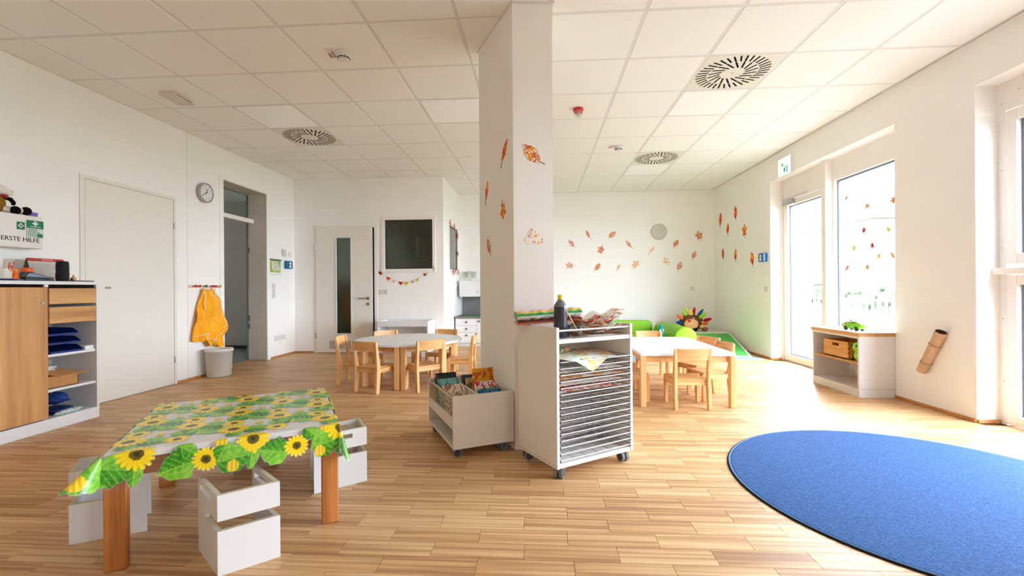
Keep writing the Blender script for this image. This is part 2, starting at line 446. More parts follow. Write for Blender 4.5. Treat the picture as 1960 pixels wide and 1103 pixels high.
# ---- skirting
def skirt(name, a, b, nx, ny):
    (x0, y0), (x1, y1) = a, b
    lo = (min(x0, x1, x0 + nx * .014, x1 + nx * .014), min(y0, y1, y0 + ny * .014, y1 + ny * .014), 0)
    hi = (max(x0, x1, x0 + nx * .014, x1 + nx * .014), max(y0, y1, y0 + ny * .014, y1 + ny * .014), .028)
    struct(name, MB().box(lo, hi, bev=.003), wood('oak_skirting', (206, 150, 92), (186, 126, 72), (150, 96, 50), 1 if nx else 0))
skirt('baseboard_left', (XL, 4.725), (XL, 5.40), 1, 0)
skirt('baseboard_left', (XL, 6.46), (XL, Y1), 1, 0)
skirt('baseboard_middle', (XL + .014, Y1), (-3.72, Y1), 0, -1)
skirt('baseboard_middle', (-2.63, Y1), (XC, Y1), 0, -1)
skirt('baseboard_corner', (XC, Y1), (XC, 7.9), 1, 0)
skirt('baseboard_back', (XC + 1.1, Y2), (XR, Y2), 0, -1)
skirt('baseboard_right', (XR, 3.55), (XR, 4.312), -1, 0)
skirt('baseboard_right', (XR, 6.53), (XR, Y2 - .014), -1, 0)
skirt('baseboard_jamb', (XR, 3.536), (XR + .16, 3.536), 0, 1)
skirt('baseboard_jamb', (XR, 6.516), (XR + .16, 6.516), 0, 1)

# ---- left wall: flush door, panel joint, cased doorway
mb = MB()
mb.box((XL, 3.683, 0), (XL + .010, 3.722, 2.068)); mb.box((XL, 4.690, 0), (XL + .010, 4.722, 2.068)); mb.box((XL, 3.722, 2.034), (XL + .010, 4.690, 2.068))
d1 = struct('door_1', mb, DOORW)
obj('door_rebate', MB().box((XL - .004, 3.722, 0), (XL + .002, 4.690, 2.034)), plain('rebate_shadow_grey', (150, 144, 134), .8, .2), d1)
obj('door_leaf', MB().box((XL, 3.728, .006), (XL + .007, 4.687, 2.031), bev=.0015), DOORW, d1)
for z in (1.744, .27): obj('hinge', MB().cyl((XL + .010, 4.690, z - .035), (XL + .010, 4.690, z + .035), .007, n=10), STEEL, d1)
obj('door_pull', MB().prism(rrect(3.905, 1.052, 3.962, 1.072, .009), XL + .006, XL + .012, 'x'), STEEL, d1)
struct('trim_joint', MB().box((XL, 4.886, 0), (XL + .0012, 4.890, HT)), plain('joint_shadow_line', (206, 202, 192), .8, .2))
mb = MB()
mb.box((XL, 5.403, 0), (XL + .008, 5.475, 2.508)); mb.box((XL, 6.385, 0), (XL + .004, 6.43, 2.508)); mb.box((XL, 5.475, 2.452), (XL + .008, 6.43, 2.508))
d2 = struct('door_2', mb, WALL)
mb = MB()
mb.box((XL - .30, 5.475, 0), (XL, 5.480, 2.452)); mb.box((XL - .30, 6.375, 0), (XL, 6.385, 2.452)); mb.box((XL - .30, 5.48, 2.444), (XL, 6.375, 2.452))
obj('door_lining', mb, plain('lining_grey', (205, 199, 188), .5, .4), d2)
obj('transom_bar', MB().box((XL - .25, 5.48, 2.018), (XL - .19, 6.375, 2.078), bev=.003), DOORW, d2)
obj('transom_pane', MB().box((XL - .285, 5.48, 2.07), (XL - .279, 6.36, 2.444)), GLASSD, d2)
mb = MB().box((XL - .296, 6.355, 0), (XL - .27, 6.375, 2.444)).box((XL - .296, 5.48, 2.430), (XL - .27, 6.36, 2.444))
obj('frame_seal', mb, plain('door_seal_grey', (120, 124, 120), .6, .3), d2)
for z in (1.62, .62, .50): obj('hinge', MB().cyl((XL - .268, 6.368, z - .04), (XL - .268, 6.368, z + .04), .009, n=10), BLACK, d2)

# ---- middle wall: glazed door and window
mb = MB()
mb.box((-3.70, Y1 - .012, 0), (-3.655, Y1 + .15, 2.075)); mb.box((-2.69, Y1 - .012, 0), (-2.645, Y1 + .15, 2.075)); mb.box((-3.655, Y1 - .012, 2.045), (-2.69, Y1 + .15, 2.075))
d3 = struct('door_3', mb, DOORW)
ya, yb = Y1 - .03, Y1 + .012
mb = MB()
mb.box((-3.655, ya, .008), (-3.325, yb, 2.043)); mb.box((-3.060, ya, .008), (-2.722, yb, 2.043)); mb.box((-3.325, ya, 1.888), (-3.060, yb, 2.043)); mb.box((-3.325, ya, .008), (-3.060, yb, .308))
leaf = obj('door_leaf', mb, DOORW, d3)
mb = MB()
for lo, hi in (((-3.330, .302), (-3.310, 1.894)), ((-3.075, .302), (-3.055, 1.894)), ((-3.310, 1.874), (-3.075, 1.894)), ((-3.310, .302), (-3.075, .322))):
    mb.box((lo[0], ya - .008, lo[1]), (hi[0], ya + .01, hi[1]))
obj('glazing_bead', mb, WHITE, leaf)
obj('slot_pane', MB().box((-3.315, ya + .008, .315), (-3.07, ya + .014, 1.88)), GLASSD, leaf)
obj('door_gap_shade', MB().box((-2.722, Y1 + .02, 0), (-2.69, Y1 + .03, 2.045)), GAPSHADE, d3)  # dark strip painted in for the shade behind the open gap
for z in (1.735, .287): obj('hinge', MB().cyl((-3.668, ya - .006, z - .045), (-3.668, ya - .006, z + .045), .012, n=10), STEEL, d3)
mb = MB().cyl((-2.79, ya, .89), (-2.79, ya - .012, .89), .026, n=18).cyl((-2.79, ya - .01, .89), (-2.79, ya - .05, .89), .009, n=10)
mb.tube([(-2.79, ya - .05, .89), (-2.81, ya - .055, .89), (-2.87, ya - .055, .888), (-2.93, ya - .05, .888)], .0095)
obj('lever_handle', mb, STEEL, leaf)
obj('lock_rosette', MB().cyl((-2.79, ya, .797), (-2.79, ya - .012, .797), .026, n=18).cyl((-2.79, ya - .011, .80), (-2.79, ya - .016, .80), .008, n=10, mi=1), [STEEL, BLACK], leaf)
gr = obj('vent_grille', MB().box((-3.435, ya - .006, .078), (-3.085, ya + .001, .198)), GREY, leaf)
mb = MB()
for i in range(17): mb.box((-3.427 + i * .0202, ya - .011, .086), (-3.415 + i * .0202, ya - .005, .19), mi=0)
obj('grille_bars', mb, LGREY, gr)
mb = MB()
for lo, hi in (((-2.572, 1.303), (-2.512, 2.216)), ((-1.733, 1.303), (-1.680, 2.216)), ((-2.512, 2.156), (-1.733, 2.216)), ((-2.512, 1.303), (-1.733, 1.362))):
    mb.box((lo[0], Y1 - .016, lo[1]), (hi[0], Y1 + .1, hi[1]), bev=.003)
w1 = struct('window_1', mb, FRAMEW)
mb = MB()
for lo, hi in (((-2.512, 1.362), (-2.497, 2.156)), ((-1.748, 1.362), (-1.733, 2.156)), ((-2.497, 2.141), (-1.748, 2.156)), ((-2.497, 1.362), (-1.748, 1.377))):
    mb.box((lo[0], Y1 + .004, lo[1]), (hi[0], Y1 + .05, hi[1]))
obj('glazing_seal', mb, plain('dark_seal', (58, 58, 52), .6, .3), w1)
obj('window_pane', MB().box((-2.512, Y1 + .035, 1.362), (-1.733, Y1 + .041, 2.156)), GLASSD, w1)
obj('window_latch', MB().box((-1.712, Y1 - .026, 1.33), (-1.700, Y1 - .016, 1.40), bev=.003), GREY, w1)
# window in the corner wall
mb = MB()
for lo, hi in (((7.56, 1.345), (7.59, 2.158)), ((8.285, 1.345), (8.315, 2.158)), ((7.59, 2.128), (8.285, 2.158)), ((7.59, 1.345), (8.285, 1.375))):
    mb.box((XC - .10, lo[0], lo[1]), (XC + .010, hi[0], hi[1]), bev=.002)
w2 = struct('window_2', mb, FRAMEW)
obj('window_pane', MB().box((XC - .006, 7.59, 1.375), (XC, 8.285, 2.128)), GLASSF, w2)
mb = MB().box((XC - .008, 8.262, 1.375), (XC + .004, 8.285, 2.128)).box((XC - .008, 7.59, 2.114), (XC + .004, 8.285, 2.128))
obj('glazing_seal', mb, plain('dark_seal', (58, 58, 52)), w2)

# ---- right wall: terrace door with side light, second window by the frame edge
XW = 3.40
d4 = struct('door_4', MB().box((XW - .02, 6.492, 0), (XW + .09, 6.53, 2.507)).box((XW, 5.52, 2.215), (XW + .09, 6.492, 2.507)).box((XW - .02, 5.52, -.004), (XW + .09, 6.492, .012), mi=1), [FRAMEW, GREY])
mb = MB()
y0, y1, z0, z1, s = 5.515, 6.488, .012, 2.205, .098
for lo, hi in (((y0, z0), (y0 + s - .012, z1)), ((y1 - s, z0), (y1, z1)), ((y0 + s - .012, z1 - .072), (y1 - s, z1)), ((y0 + s - .012, z0), (y1 - s, z0 + .085))):
    mb.box((XW - .004, lo[0], lo[1]), (XW + .07, hi[0], hi[1]), bev=.003)
leaf = obj('door_leaf', mb, FRAMEW, d4)
GASK = plain('gasket_blue_grey', (112, 122, 140), .5, .4)
ALU = plain('outer_aluminium', (186, 194, 206), .4, .5)
def reveal(name, y0, y1, z0, z1, x, parent, th=.014):
    mb = MB()
    for lo, hi in (((y0, z0), (y0 + th, z1)), ((y1 - th, z0), (y1, z1)), ((y0 + th, z1 - th), (y1 - th, z1)), ((y0 + th, z0), (y1 - th, z0 + th))):
        mb.box((x, lo[0], lo[1]), (x + .004, hi[0], hi[1])); mb.box((x + .012, lo[0], lo[1]), (x + .03, hi[0], hi[1]), mi=1); mb.box((x + .03, lo[0], lo[1]), (x + .034, hi[0], hi[1]))
    return obj(name, mb, [GASK, ALU], parent)
reveal('glazing_gasket', 5.603, 6.39, .097, 2.133, XW + .03, leaf)
obj('door_pane', MB().box((XW + .045, 5.603, .097), (XW + .053, 6.39, 2.133)), GLASSW, leaf)
mb = MB().box((XW - .014, 5.545, .90), (XW - .004, 5.575, 1.12), bev=.003).cyl((XW - .01, 5.56, 1.05), (XW - .05, 5.56, 1.05), .009, n=10)
mb.tube([(XW - .05, 5.56, 1.05), (XW - .055, 5.59, 1.052), (XW - .055, 5.65, 1.048), (XW - .05, 5.71, 1.04)], .009)
obj('lever_handle', mb, STEEL, leaf)
obj('lock_cylinder', MB().cyl((XW - .012, 5.56, .945), (XW - .02, 5.56, .945), .011, n=12), BLACK, leaf)
obj('door_catch', MB().box((XW - .02, 5.575, 1.68), (XW - .004, 5.61, 1.735), bev=.003).box((XW - .016, 5.61, 1.70), (XW - .006, 5.65, 1.715)), STEEL, leaf)
mb = MB().box((XW - .05, 6.20, 2.135), (XW - .004, 6.45, 2.195), bev=.006).box((XW - .035, 5.93, 2.212), (XW - .002, 6.45, 2.236), bev=.004, mi=1).box((XW - .03, 6.20, 2.19), (XW - .012, 6.23, 2.215))
obj('door_closer', mb, [plain('closer_silver', (176, 174, 170), .4, .5, .6), LGREY], leaf)
w3 = struct('window_3', MB().box((XR + .08, 5.44, 0), (XW + .09, 5.52, 2.507), bev=.003).box((XW, 4.312, 2.25), (XW + .09, 5.44, 2.507)).box((XW, 4.312, 0), (XW + .09, 4.40, 2.25)).box((XW, 5.40, 0), (XW + .09, 5.44, 2.25)).box((XW, 4.40, 0), (XW + .09, 5.40, .10)), FRAMEW)
reveal('glazing_gasket', 4.40, 5.40, .10, 2.25, XW + .03, w3, .018)
obj('window_pane', MB().box((XW + .045, 4.40, .10), (XW + .053, 5.40, 2.25)), GLASSW, w3)
w4 = struct('window_4', MB().box((XW, 3.497, 0), (XW + .09, 3.55, 2.512)).box((XW, 1.2, 2.30), (XW + .09, 3.497, 2.512)).box((XW, 1.2, 0), (XW + .09, 1.25, 2.3)).box((XW - .05, 1.2, 1.105), (XW + .09, 3.55, 1.152), bev=.004), FRAMEW)
def sash(y0, y1, z0, z1, s, parent, x=XW - .008):
    mb = MB()
    for lo, hi in (((y0, z0), (y0 + s, z1)), ((y1 - s, z0), (y1, z1)), ((y0 + s, z1 - s), (y1 - s, z1)), ((y0 + s, z0), (y1 - s, z0 + s))):
        mb.box((x, lo[0], lo[1]), (x + .07, hi[0], hi[1]), bev=.003)
    o = obj('window_sash', mb, FRAMEW, parent)
    obj('window_pane', MB().box((x + .05, y0 + s, z0 + s), (x + .058, y1 - s, z1 - s)), GLASSW, o)
    reveal('glazing_gasket', y0 + s, y1 - s, z0 + s, z1 - s, x + .034, o, .02)
sash(2.40, 3.49, 1.175, 2.29, .078, w4); sash(1.26, 2.38, 1.175, 2.29, .078, w4)
sash(2.40, 3.49, .012, 1.10, .072, w4); sash(1.26, 2.38, .012, 1.10, .072, w4)
mb = MB()
for y, z in ((3.522, 2.36), (3.522, 1.87), (3.522, 1.3), (3.522, .78), (3.522, .32), (3.40, 2.42)): mb.cyl((XW, y, z), (XW - .002, y, z), .004, n=8)
obj('frame_screws', mb, GREY, w4)
w5 = struct('unseen_window', MB().box((XW, -2.4, 2.42), (XW + .09, -1.7, 2.512)).box((XW, -1.78, .9), (XW + .09, -1.7, 2.42)).box((XW, -2.4, .9), (XW + .09, -2.32, 2.42)).box((XW, -2.32, .9), (XW + .09, -1.78, .98)), FRAMEW)  # unseen window behind the camera, added and sized to light camera-facing sides
obj('window_pane', MB().box((XW + .04, -2.32, .98), (XW + .048, -1.78, 2.42)), GLASSW, w5)

# ================================================================== OUTSIDE (garden seen through the glass)
struct('lawn', MB().box((3.56, -12, -.35), (40, 45, -.15)), plain('lawn_grass', (84, 92, 74), .9, .1, var=.25, nscale=3))
struct('terrace', MB().box((3.56, -6, -.15), (6.2, 12, -.03)), plain('terrace_slab', (120, 118, 112), .8, .2))
f = thing('garden_fence', 'pale wooden fence across the lawn, seen through the terrace glazing', 'fence', (11.5, 17.5, -.15))
FENCE = plain('fence_board_grey', (128, 128, 122), .8, .2, var=.1, nscale=4)
fb = MB().box((-.012, -.07, .05), (.012, .07, .85), bev=.004).mesh('fence_board', FENCE)
for i in range(40): obj('fence_board', fb, None, f, (0, -6 + i * .3, 0))
for z in (.2, .7): obj('fence_rail', MB().box((.012, -6.2, z - .04), (.05, 6, z + .04)), FENCE, f)
def hedge(x, y, sx, sy, h, lab):
    mb = MB(); rr = random.Random(int(x * 10 + y))
    for i in range(int(120)):
        a, b, c = rr.uniform(-sx, sx), rr.uniform(-sy, sy), h * (.35 + .65 * rr.random() ** .7)
        mb.ball((a, b, c * .9), (rr.uniform(.2, .45),) * 3, 6)
    mb.box((-sx * .8, -sy * .9, 0), (sx * .8, sy * .9, h * .6))
    tag(obj('garden_hedge', mb, plain('hedge_leaf', (84, 92, 74), .9, .1, var=.3, nscale=6), None, (x, y, -.15)), lab, 'hedge')
hedge(15.0, 20.5, .5, 5.0, 1.35, 'clipped green hedge behind the garden fence outside')
t = thing('garden_tree', 'young leafy tree on the lawn outside beyond the side light', 'tree', (14.2, 22.8, -.15))
obj('trunk', MB().tube([(0, 0, 0), (.03, .02, 1), (-.02, .03, 2.2)], [.08, .06, .04]), plain('bark', (92, 76, 60), .9, .1), t)
mb = MB(); rr = random.Random(3)
for i in range(420): mb.ball((rr.gauss(0, .65), rr.gauss(0, .65), 2.9 + rr.gauss(0, .55)), rr.uniform(.05, .12), 5)
obj('crown', mb, plain('tree_leaf', (176, 174, 128), .9, .1, var=.15, nscale=5), t)
b = thing('neighbour_house', 'pale rendered house far beyond the garden with a row of windows', 'building', (24, 33, -.3))
obj('wall', MB().box((-5, -6, 0), (5, 6, 5.2)), plain('house_render', (150, 148, 140), .9, .1), b)
obj('roof', MB().prism([(-6.5, 5.2), (6.5, 5.2), (0, 7.6)], -5.3, 5.3, 'x'), plain('house_roof', (128, 120, 112), .9, .1), b)
wm = MB().box((-.05, -.55, 0), (.02, .55, 1.3)).mesh('house_window', FRAMEW); pm = MB().box((-.06, -.47, .08), (-.045, .47, 1.22)).mesh('pane', plain('house_glass', (70, 84, 96), .1, .6))
for z in (1.0, 3.3):
    for y in (-4.4, -1.6, 1.6, 4.4):
        o = obj('house_window', wm, None, b, (-5, y, z)); obj('pane', pm, None, o)

# storage shelf inside the side room, dimly visible through the dark window
t = thing('side_room_shelf', 'pale wall shelf with open compartments inside the dim room behind the window', 'shelf', (-2.05, 9.38, 1.72))
SRW = plain('side_shelf_white', (222, 220, 208), .6, .3)
for x in (-.55, 0, .55): obj('upright', MB().box((x - .012, -.14, 0), (x + .012, .14, .45)), SRW, t)
for z in (0, .45): obj('shelf_board', MB().box((-.562, -.14, z - .012), (.562, .14, z + .012)), SRW, t)
bm_ = MB().lathe([(.001, 0), (.06, 0), (.07, .01), (.075, .13), (.07, .13), (.06, .012), (.001, .010)], 16).mesh('storage_pot', SRW)
for x, lab in ((-.38, 'left white pot standing in the dim side room shelf'), (-.17, 'right white pot standing in the dim side room shelf')):
    tag(obj('storage_pot', bm_, None, None, (-2.05 + x, 9.36, 1.7325)), lab, 'pot', 'white pots on the side room shelf')
# ================================================================== LEFT SIDE: tall cabinet and what stands on and in it
CF, CB, CY0, CY1 = -3.627, -4.03, 1.72, 3.462
cab = thing('storage_cabinet', 'oak fronted white storage cabinet with two drawers and open shelves on the left', 'cabinet', (0, 0, 0))
t_ = .019
mb = MB()
mb.box((CB, CY1 - t_, .0), (CF, CY1, 1.082), bev=.001); mb.box((CB, CY0, 0), (CF, CY0 + t_, 1.082)); mb.box((CB, 3.085 - t_, .085), (CF - .022, 3.085, 1.082))
mb.box((CB, CY0 + t_, .0), (CB + .008, CY1 - t_, 1.082)); mb.box((CB + .008, CY0 + t_, .066), (CF, CY1 - t_, .086)); mb.box((CF - .02, CY0 + t_, 0), (CF - .002, CY1 - t_, .07))
obj('carcass', mb, WHITE, cab)
obj('worktop', MB().box((CB, CY0 - .005, 1.082), (CF + .006, CY1 + .003, 1.107), bev=.002), WHITE, cab)
obj('shadow_gap', MB().box((CB + .01, CY0 + t_, 1.060), (CF - .02, CY1 - t_, 1.0815)), GAPSHADE, cab)
def door(y0, y1):
    d = obj('door', MB().box((CF - .019, y0, .094), (CF, y1, 1.060), bev=.0012), OAKZ, cab); return d
dr = door(2.40, 3.081); door(CY0 + .02, 2.394)
obj('lock', MB().cyl((CF, 3.045, .945), (CF + .004, 3.045, .945), .011, n=16).box((CF + .004, 3.042, .938), (CF + .0055, 3.048, .952)), STEEL, dr)
obj('hinge_cover', MB().box((CF - .018, 3.062, 1.062), (CF - .001, 3.088, 1.080), bev=.002), WHITEG, cab)
for z0, z1 in ((.935, 1.054), (.790, .912)):
    obj('drawer', MB().box((CF - .019, 3.092, z0), (CF, CY1 - .022, z1), bev=.0012).box((CB + .05, 3.11, z0 + .01), (CF - .019, CY1 - .03, z1 - .03), mi=1), [OAKY, WHITE], cab)
for z in (.560, .300): obj('shelf', MB().box((CB + .01, 3.086, z - .019), (CF - .012, CY1 - t_ - .001, z), bev=.001), WHITE, cab)
mb = MB()
for x in (CF - .06, CB + .07):
    for k in range(18): mb.cyl((x, CY1 - t_, .16 + k * .035), (x, CY1 - t_ - .0012, .16 + k * .035), .0028, n=8)
obj('shelf_pin_holes', mb, GREY, cab)
# three blue letter trays, paper, carton, bag, jacket
BT = plain('blue_tray_plastic', (20, 44, 118), .3, .5, var=.05)
def tray_mesh():
    mb = MB(); x0, x1, y0, y1 = -.16, .15, -.12, .118
    mb.box((x0, y0, 0), (x1, y1, .003))
    mb.prism([(x0, 0), (x1 - .04, 0), (x1, .018), (x1 - .05, .05), (x0, .055)], y0, y0 + .003, 'y'); mb.prism([(x0, 0), (x1 - .04, 0), (x1, .018), (x1 - .05, .05), (x0, .055)], y1 - .003, y1, 'y')
    mb.box((x0, y0, 0), (x0 + .003, y1, .055)); mb.box((x1 - .006, y0, 0), (x1, y1, .016), bev=.002)
    return mb.mesh('letter_tray', BT)
tm = tray_mesh()
for k, lab in enumerate(('blue letter tray at the bottom of the stack in the cabinet', 'blue letter tray in the middle of the stack in the cabinet', 'blue letter tray on top of the stack in the cabinet')):
    o = obj('letter_tray', tm, None, None, (-3.79 - .012 * k, 3.228 - .006 * k, .561 + k * .066)); tag(o, lab, 'tray', 'letter trays in the cabinet')
mb = MB()
for k in range(9): mb.box((-.1, -.034, k * .0035), (.1, .034, k * .0035 + .003), M=RZ(rnd.uniform(-.05, .05)))
tag(obj('paper_stack', mb, plain('office_paper', (238, 238, 236), .7, .2), None, (-3.74, 3.394, .561)), 'loose white paper stack beside the blue letter trays', 'paper')
CARD = plain('corrugated_card', (184, 134, 84), .8, .15, var=.06, nscale=30)
t = thing('carton', 'small brown cardboard carton with an open flap on the middle shelf', 'box', (-3.80, 3.215, .301))
mb = MB().box((-.15, -.11, 0), (.14, .11, .004)).box((-.15, -.11, 0), (-.146, .11, .09)).box((.136, -.11, 0), (.14, .11, .09)).box((-.15, -.11, 0), (.14, -.106, .09)).box((-.15, .106, 0), (.14, .11, .09))
obj('body', mb, CARD, t)
obj('flap', MB().add([(-.03, -.11, .128), (-.03, .085, .128), (.168, .165, .088), (.168, -.055, .088), (-.03, -.11, .124), (-.03, .085, .124), (.168, .165, .084), (.168, -.055, .084)], [(0, 1, 2, 3), (7, 6, 5, 4), (0, 3, 7, 4), (1, 0, 4, 5), (2, 1, 5, 6), (3, 2, 6, 7)], ), plain('card_flap', (200, 150, 98), .8, .15), t)
def crumple(nm, mat, c, r, seed, lab, cat, amp=.35, n=22):
    rr = random.Random(seed); ph = [(rr.uniform(2, 7), rr.uniform(2, 7), rr.uniform(0, 6)) for _ in range(7)]
    mb = MB(); base = MB().ball((0, 0, 0), 1, n)
    vs = []
    for v in base.v:
        d = 1 + amp * sum(sin(a * v.x + b * v.y + c_ + 2.3 * v.z * a) for a, b, c_ in ph) / 7
        vs.append((v.x * r[0] * d, v.y * r[1] * d, max(-r[2] * .98, v.z * r[2] * d)))
    mb.add(vs, base.f, 0, True)
    return tag(obj(nm, mb, mat, None, c), lab, cat)
crumple('plastic_bag', plain('clear_bag_film', (196, 198, 198), .2, .6, var=.1, nscale=30), (-3.83, 3.21, .437), (.08, .075, .026), 4, 'crumpled clear plastic bag lying on the cardboard carton', 'bag')
crumple('jacket', plain('navy_nylon', (24, 58, 122), .45, .4, var=.35, nscale=12), (-3.79, 3.25, .200), (.11, .075, .045), 5, 'navy blue jacket bundled on the upper part of the lowest shelf', 'jacket', .5)
crumple('rain_trousers', plain('dark_blue_nylon', (18, 40, 92), .45, .4, var=.35, nscale=12), (-3.78, 3.25, .112), (.12, .10, .024), 9, 'dark blue rain trousers folded at the bottom of the lowest shelf', 'trousers', .4)
crumple('craft_bag', blotch('pale_bag_print', [(0, (200, 214, 214)), (.45, (150, 190, 196)), (.52, (226, 224, 216)), (.62, (90, 88, 84))], 26), (-3.668, 3.255, .102), (.026, .10, .015), 12, 'pale teal and grey pouch at the front edge of the lowest shelf', 'pouch', .4)
# things on the worktop
TZ = 1.1075
t = thing('pencil_cup', 'white cup full of coloured pencils on the oak cabinet', 'cup', (-3.74, 2.895, TZ))
obj('cup', MB().lathe([(.001, .002), (.034, .002), (.04, .01), (.043, .075), (.045, .085), (.042, .085), (.038, .012), (.001, .010)], 20), plain('cream_ceramic', (226, 220, 206), .4, .5, var=.06), t)
for i, c in enumerate(((214, 86, 40), (40, 150, 90), (60, 190, 110), (206, 60, 60), (30, 60, 90), (222, 178, 120), (230, 110, 40), (30, 140, 120), (214, 70, 60))):
    a = i * 2.4; q = Vector((.028 * cos(a), .028 * sin(a), .02)); e = q + Vector((.022 * cos(a), .022 * sin(a), .105 + .02 * sin(i * 3)))
    obj('pencil', MB().cyl(q, e, .0045, n=7).cyl(e, e + (e - q).normalized() * .014, .0045, .001, n=7, mi=1), [plain('pencil_lacquer_%d' % i, c, .35, .5), plain('pencil_tip', (216, 180, 130), .6, .3)], t)
t = thing('paint_tin', 'small orange tin with dark figures beside the pencil cup', 'tin', (-3.745, 2.962, TZ))
obj('tin', MB().lathe([(.001, 0), (.022, 0), (.0235, .004), (.0235, .08), (.021, .086), (.001, .086)], 20), blotch('orange_tin_print', [(0, (30, 24, 22)), (.40, (226, 90, 28)), (.56, (240, 150, 40)), (.66, (226, 90, 28))], 34), t)
t = thing('glue_bottle', 'dark bottle with a bright orange cap behind the stapler', 'bottle', (-3.84, 3.12, TZ))
obj('body', MB().lathe([(.001, 0), (.035, 0), (.038, .006), (.038, .06), (.03, .072), (.001, .072)], 20), plain('dark_slate_plastic', (44, 48, 58), .4, .5), t)
obj('cap', MB().lathe([(.001, .068), (.031, .068), (.033, .072), (.033, .098), (.030, .102), (.001, .102)], 20), plain('orange_cap', (240, 96, 16), .4, .5), t)
t = thing('stapler', 'black and dark blue hole punch lying at the front of the cabinet top', 'stapler', (-3.71, 3.08, TZ), radians(84))
obj('base', MB().prism([(-.085, 0), (.095, 0), (.095, .012), (.02, .02), (-.085, .03)], -.024, .024, 'y', bev=.003), BLACK, t)
obj('arm', MB().prism([(-.085, .028), (-.06, .062), (-.02, .058), (.05, .034), (.095, .028), (.095, .016), (0, .022)], -.018, .018, 'y', bev=.004), plain('dark_petrol_plastic', (24, 44, 58), .25, .6), t)
t = thing('desk_calendar', 'tilted desk calendar with a red header and grey page', 'calendar', (-3.83, 3.28, TZ), radians(-6))
cm = Matrix(((0, -.30, .954, 0), (1, 0, 0, 0), (0, .954, .30, 0), (0, 0, 0, 1)))
obj('back_board', MB().box((-.12, .001, -.004), (.12, .188, 0), M=cm), plain('calendar_board_grey', (120, 116, 112), .7, .2), t)
obj('easel_leg', MB().box((-.12, .001, 0), (.12, .19, .003), M=Matrix(((0, .34, .94, -.128), (1, 0, 0, 0), (0, .94, -.34, 0), (0, 0, 0, 1)))), plain('calendar_board_grey', (120, 116, 112)), t)
obj('page', MB().box((-.118, .004, 0), (.118, .166, .002), M=cm), blotch('calendar_page', [(0, (196, 192, 188)), (.5, (206, 202, 198)), (.6, (190, 186, 184))], 8, False), t)
obj('header_strip', MB().box((-.121, .164, 0), (.121, .189, .004), bev=.001, M=cm).box((-.03, .170, .004), (.045, .182, .0045), mi=1, M=cm), [plain('calendar_red', (186, 60, 56), .5, .3), plain('calendar_red_print', (214, 130, 122), .5, .3)], t)
obj('footer_print', MB().box((-.11, .010, .002), (-.06, .016, .0025), M=cm), plain('calendar_red', (186, 60, 56)), t)
t = thing('thermos_mug', 'black ribbed travel mug in front of the red headed calendar', 'mug', (-3.70, 3.248, TZ))
pr = [(.001, 0), (.033, 0)]
for k in range(8): pr += [(.0375 + (.003 if k in (1, 2, 3, 5, 6) else 0), .006 + k * .017), (.0395 + (.002 if k in (1, 2, 3) else 0), .012 + k * .017), (.0365, .021 + k * .017)]
pr += [(.036, .148), (.034, .150), (.034, .156), (.001, .157)]
obj('body', MB().lathe(pr, 28), BLACKR, t)
t = thing('toy_figure', 'tiny toy figure with a red cap on a green base', 'toy', (-3.70, 3.335, TZ))
obj('base', MB().box((-.016, -.016, 0), (.016, .024, .010), bev=.003), plain('toy_green', (110, 190, 50), .4), t)
obj('body', MB().ball((0, .0, .022), (.011, .016, .014), 12), plain('toy_orange', (214, 150, 90), .5), t)
obj('arm', MB().ball((0, -.02, .016), (.009, .010, .016), 10), plain('toy_dark', (60, 40, 40), .5), t)
obj('head', MB().ball((0, -.006, .037), .009, 10).lathe([(.008, .040), (.006, .047), (.001, .050)], 10, 1, T(0, -.006, 0)), [plain('toy_skin', (232, 190, 168), .5), RED], t)
tag(obj('notebook', MB().box((-.06, -.085, 0), (.06, .075, .008), bev=.003), BLACK, None, (-3.72, 3.545 - .16, TZ)), 'thin black notebook at the right end of the cabinet top', 'notebook')
tag(obj('magazine', MB().slab(lambda u, v: ((-.09 + .18 * v, -.11 + .22 * u, .004 + .008 * sin(u * pi)), (0, 0, 1)), 10, 4, .004), plain('magazine_blue', (88, 104, 150), .4, .4, var=.3, nscale=20), None, (-3.69, 2.80, TZ)), 'blue magazine lying in front of the pencil cup', 'magazine')

# ---- first aid box on the wall with its stickers, plush animal, purple cup
t = thing('first_aid_box', 'white wall mounted first aid box with black lettering and green cross', 'first aid box', (0, 0, 0))
BX = -3.90
obj('body', MB().box((XL, 2.78, 1.362), (BX, 3.281, 1.612), bev=.004), plain('first_aid_white', (226, 221, 213), .45, .4, var=.01), t)
mb = text_mb('ERSTE HILFE', .047, M=on_left(3.130, 1.424, BX - XL + .0006))
o = obj('lettering', mb, plain('print_black', (28, 28, 28), .6, .2), t)
AG = plain('first_aid_green', (20, 120, 72), .5, .3)
def cross(cx, cy, a, b, M): return [((cx - a, cy - b), (cx + a, cy + b)), ((cx - b, cy - a), (cx + b, cy + a))]
M_ = on_left(0, 0, BX - XL)
mb = MB().box((3.104, 1.498, 0), (3.157, 1.556, .0012), M=M_)
for (a, b) in cross(3.1305, 1.527, .018, .006, M_): mb.box((*a, .0012), (*b, .0018), mi=1, M=M_)
obj('cross_sticker', mb, [AG, WHITE], t)
lf = obj('leaflet', MB().slab(lambda u, v: (M_ @ Vector((3.166 + .108 * u, 1.446 + .132 * v, .003 + .010 * u * u)), (1, 0, 0)), 8, 2, .0012), plain('leaflet_pale', (206, 214, 204), .6, .3), t)
def lfp(x0, y0, x1, y1, d=.0016): return lambda u, v: (M_ @ Vector((x0 + (x1 - x0) * u, y0 + (y1 - y0) * v, .003 + .010 * ((x0 + (x1 - x0) * u - 3.166) / .108) ** 2 + d)), (1, 0, 0))
mb = MB().slab(lfp(3.1665, 1.516, 3.2735, 1.5775), 8, 2, .0006)
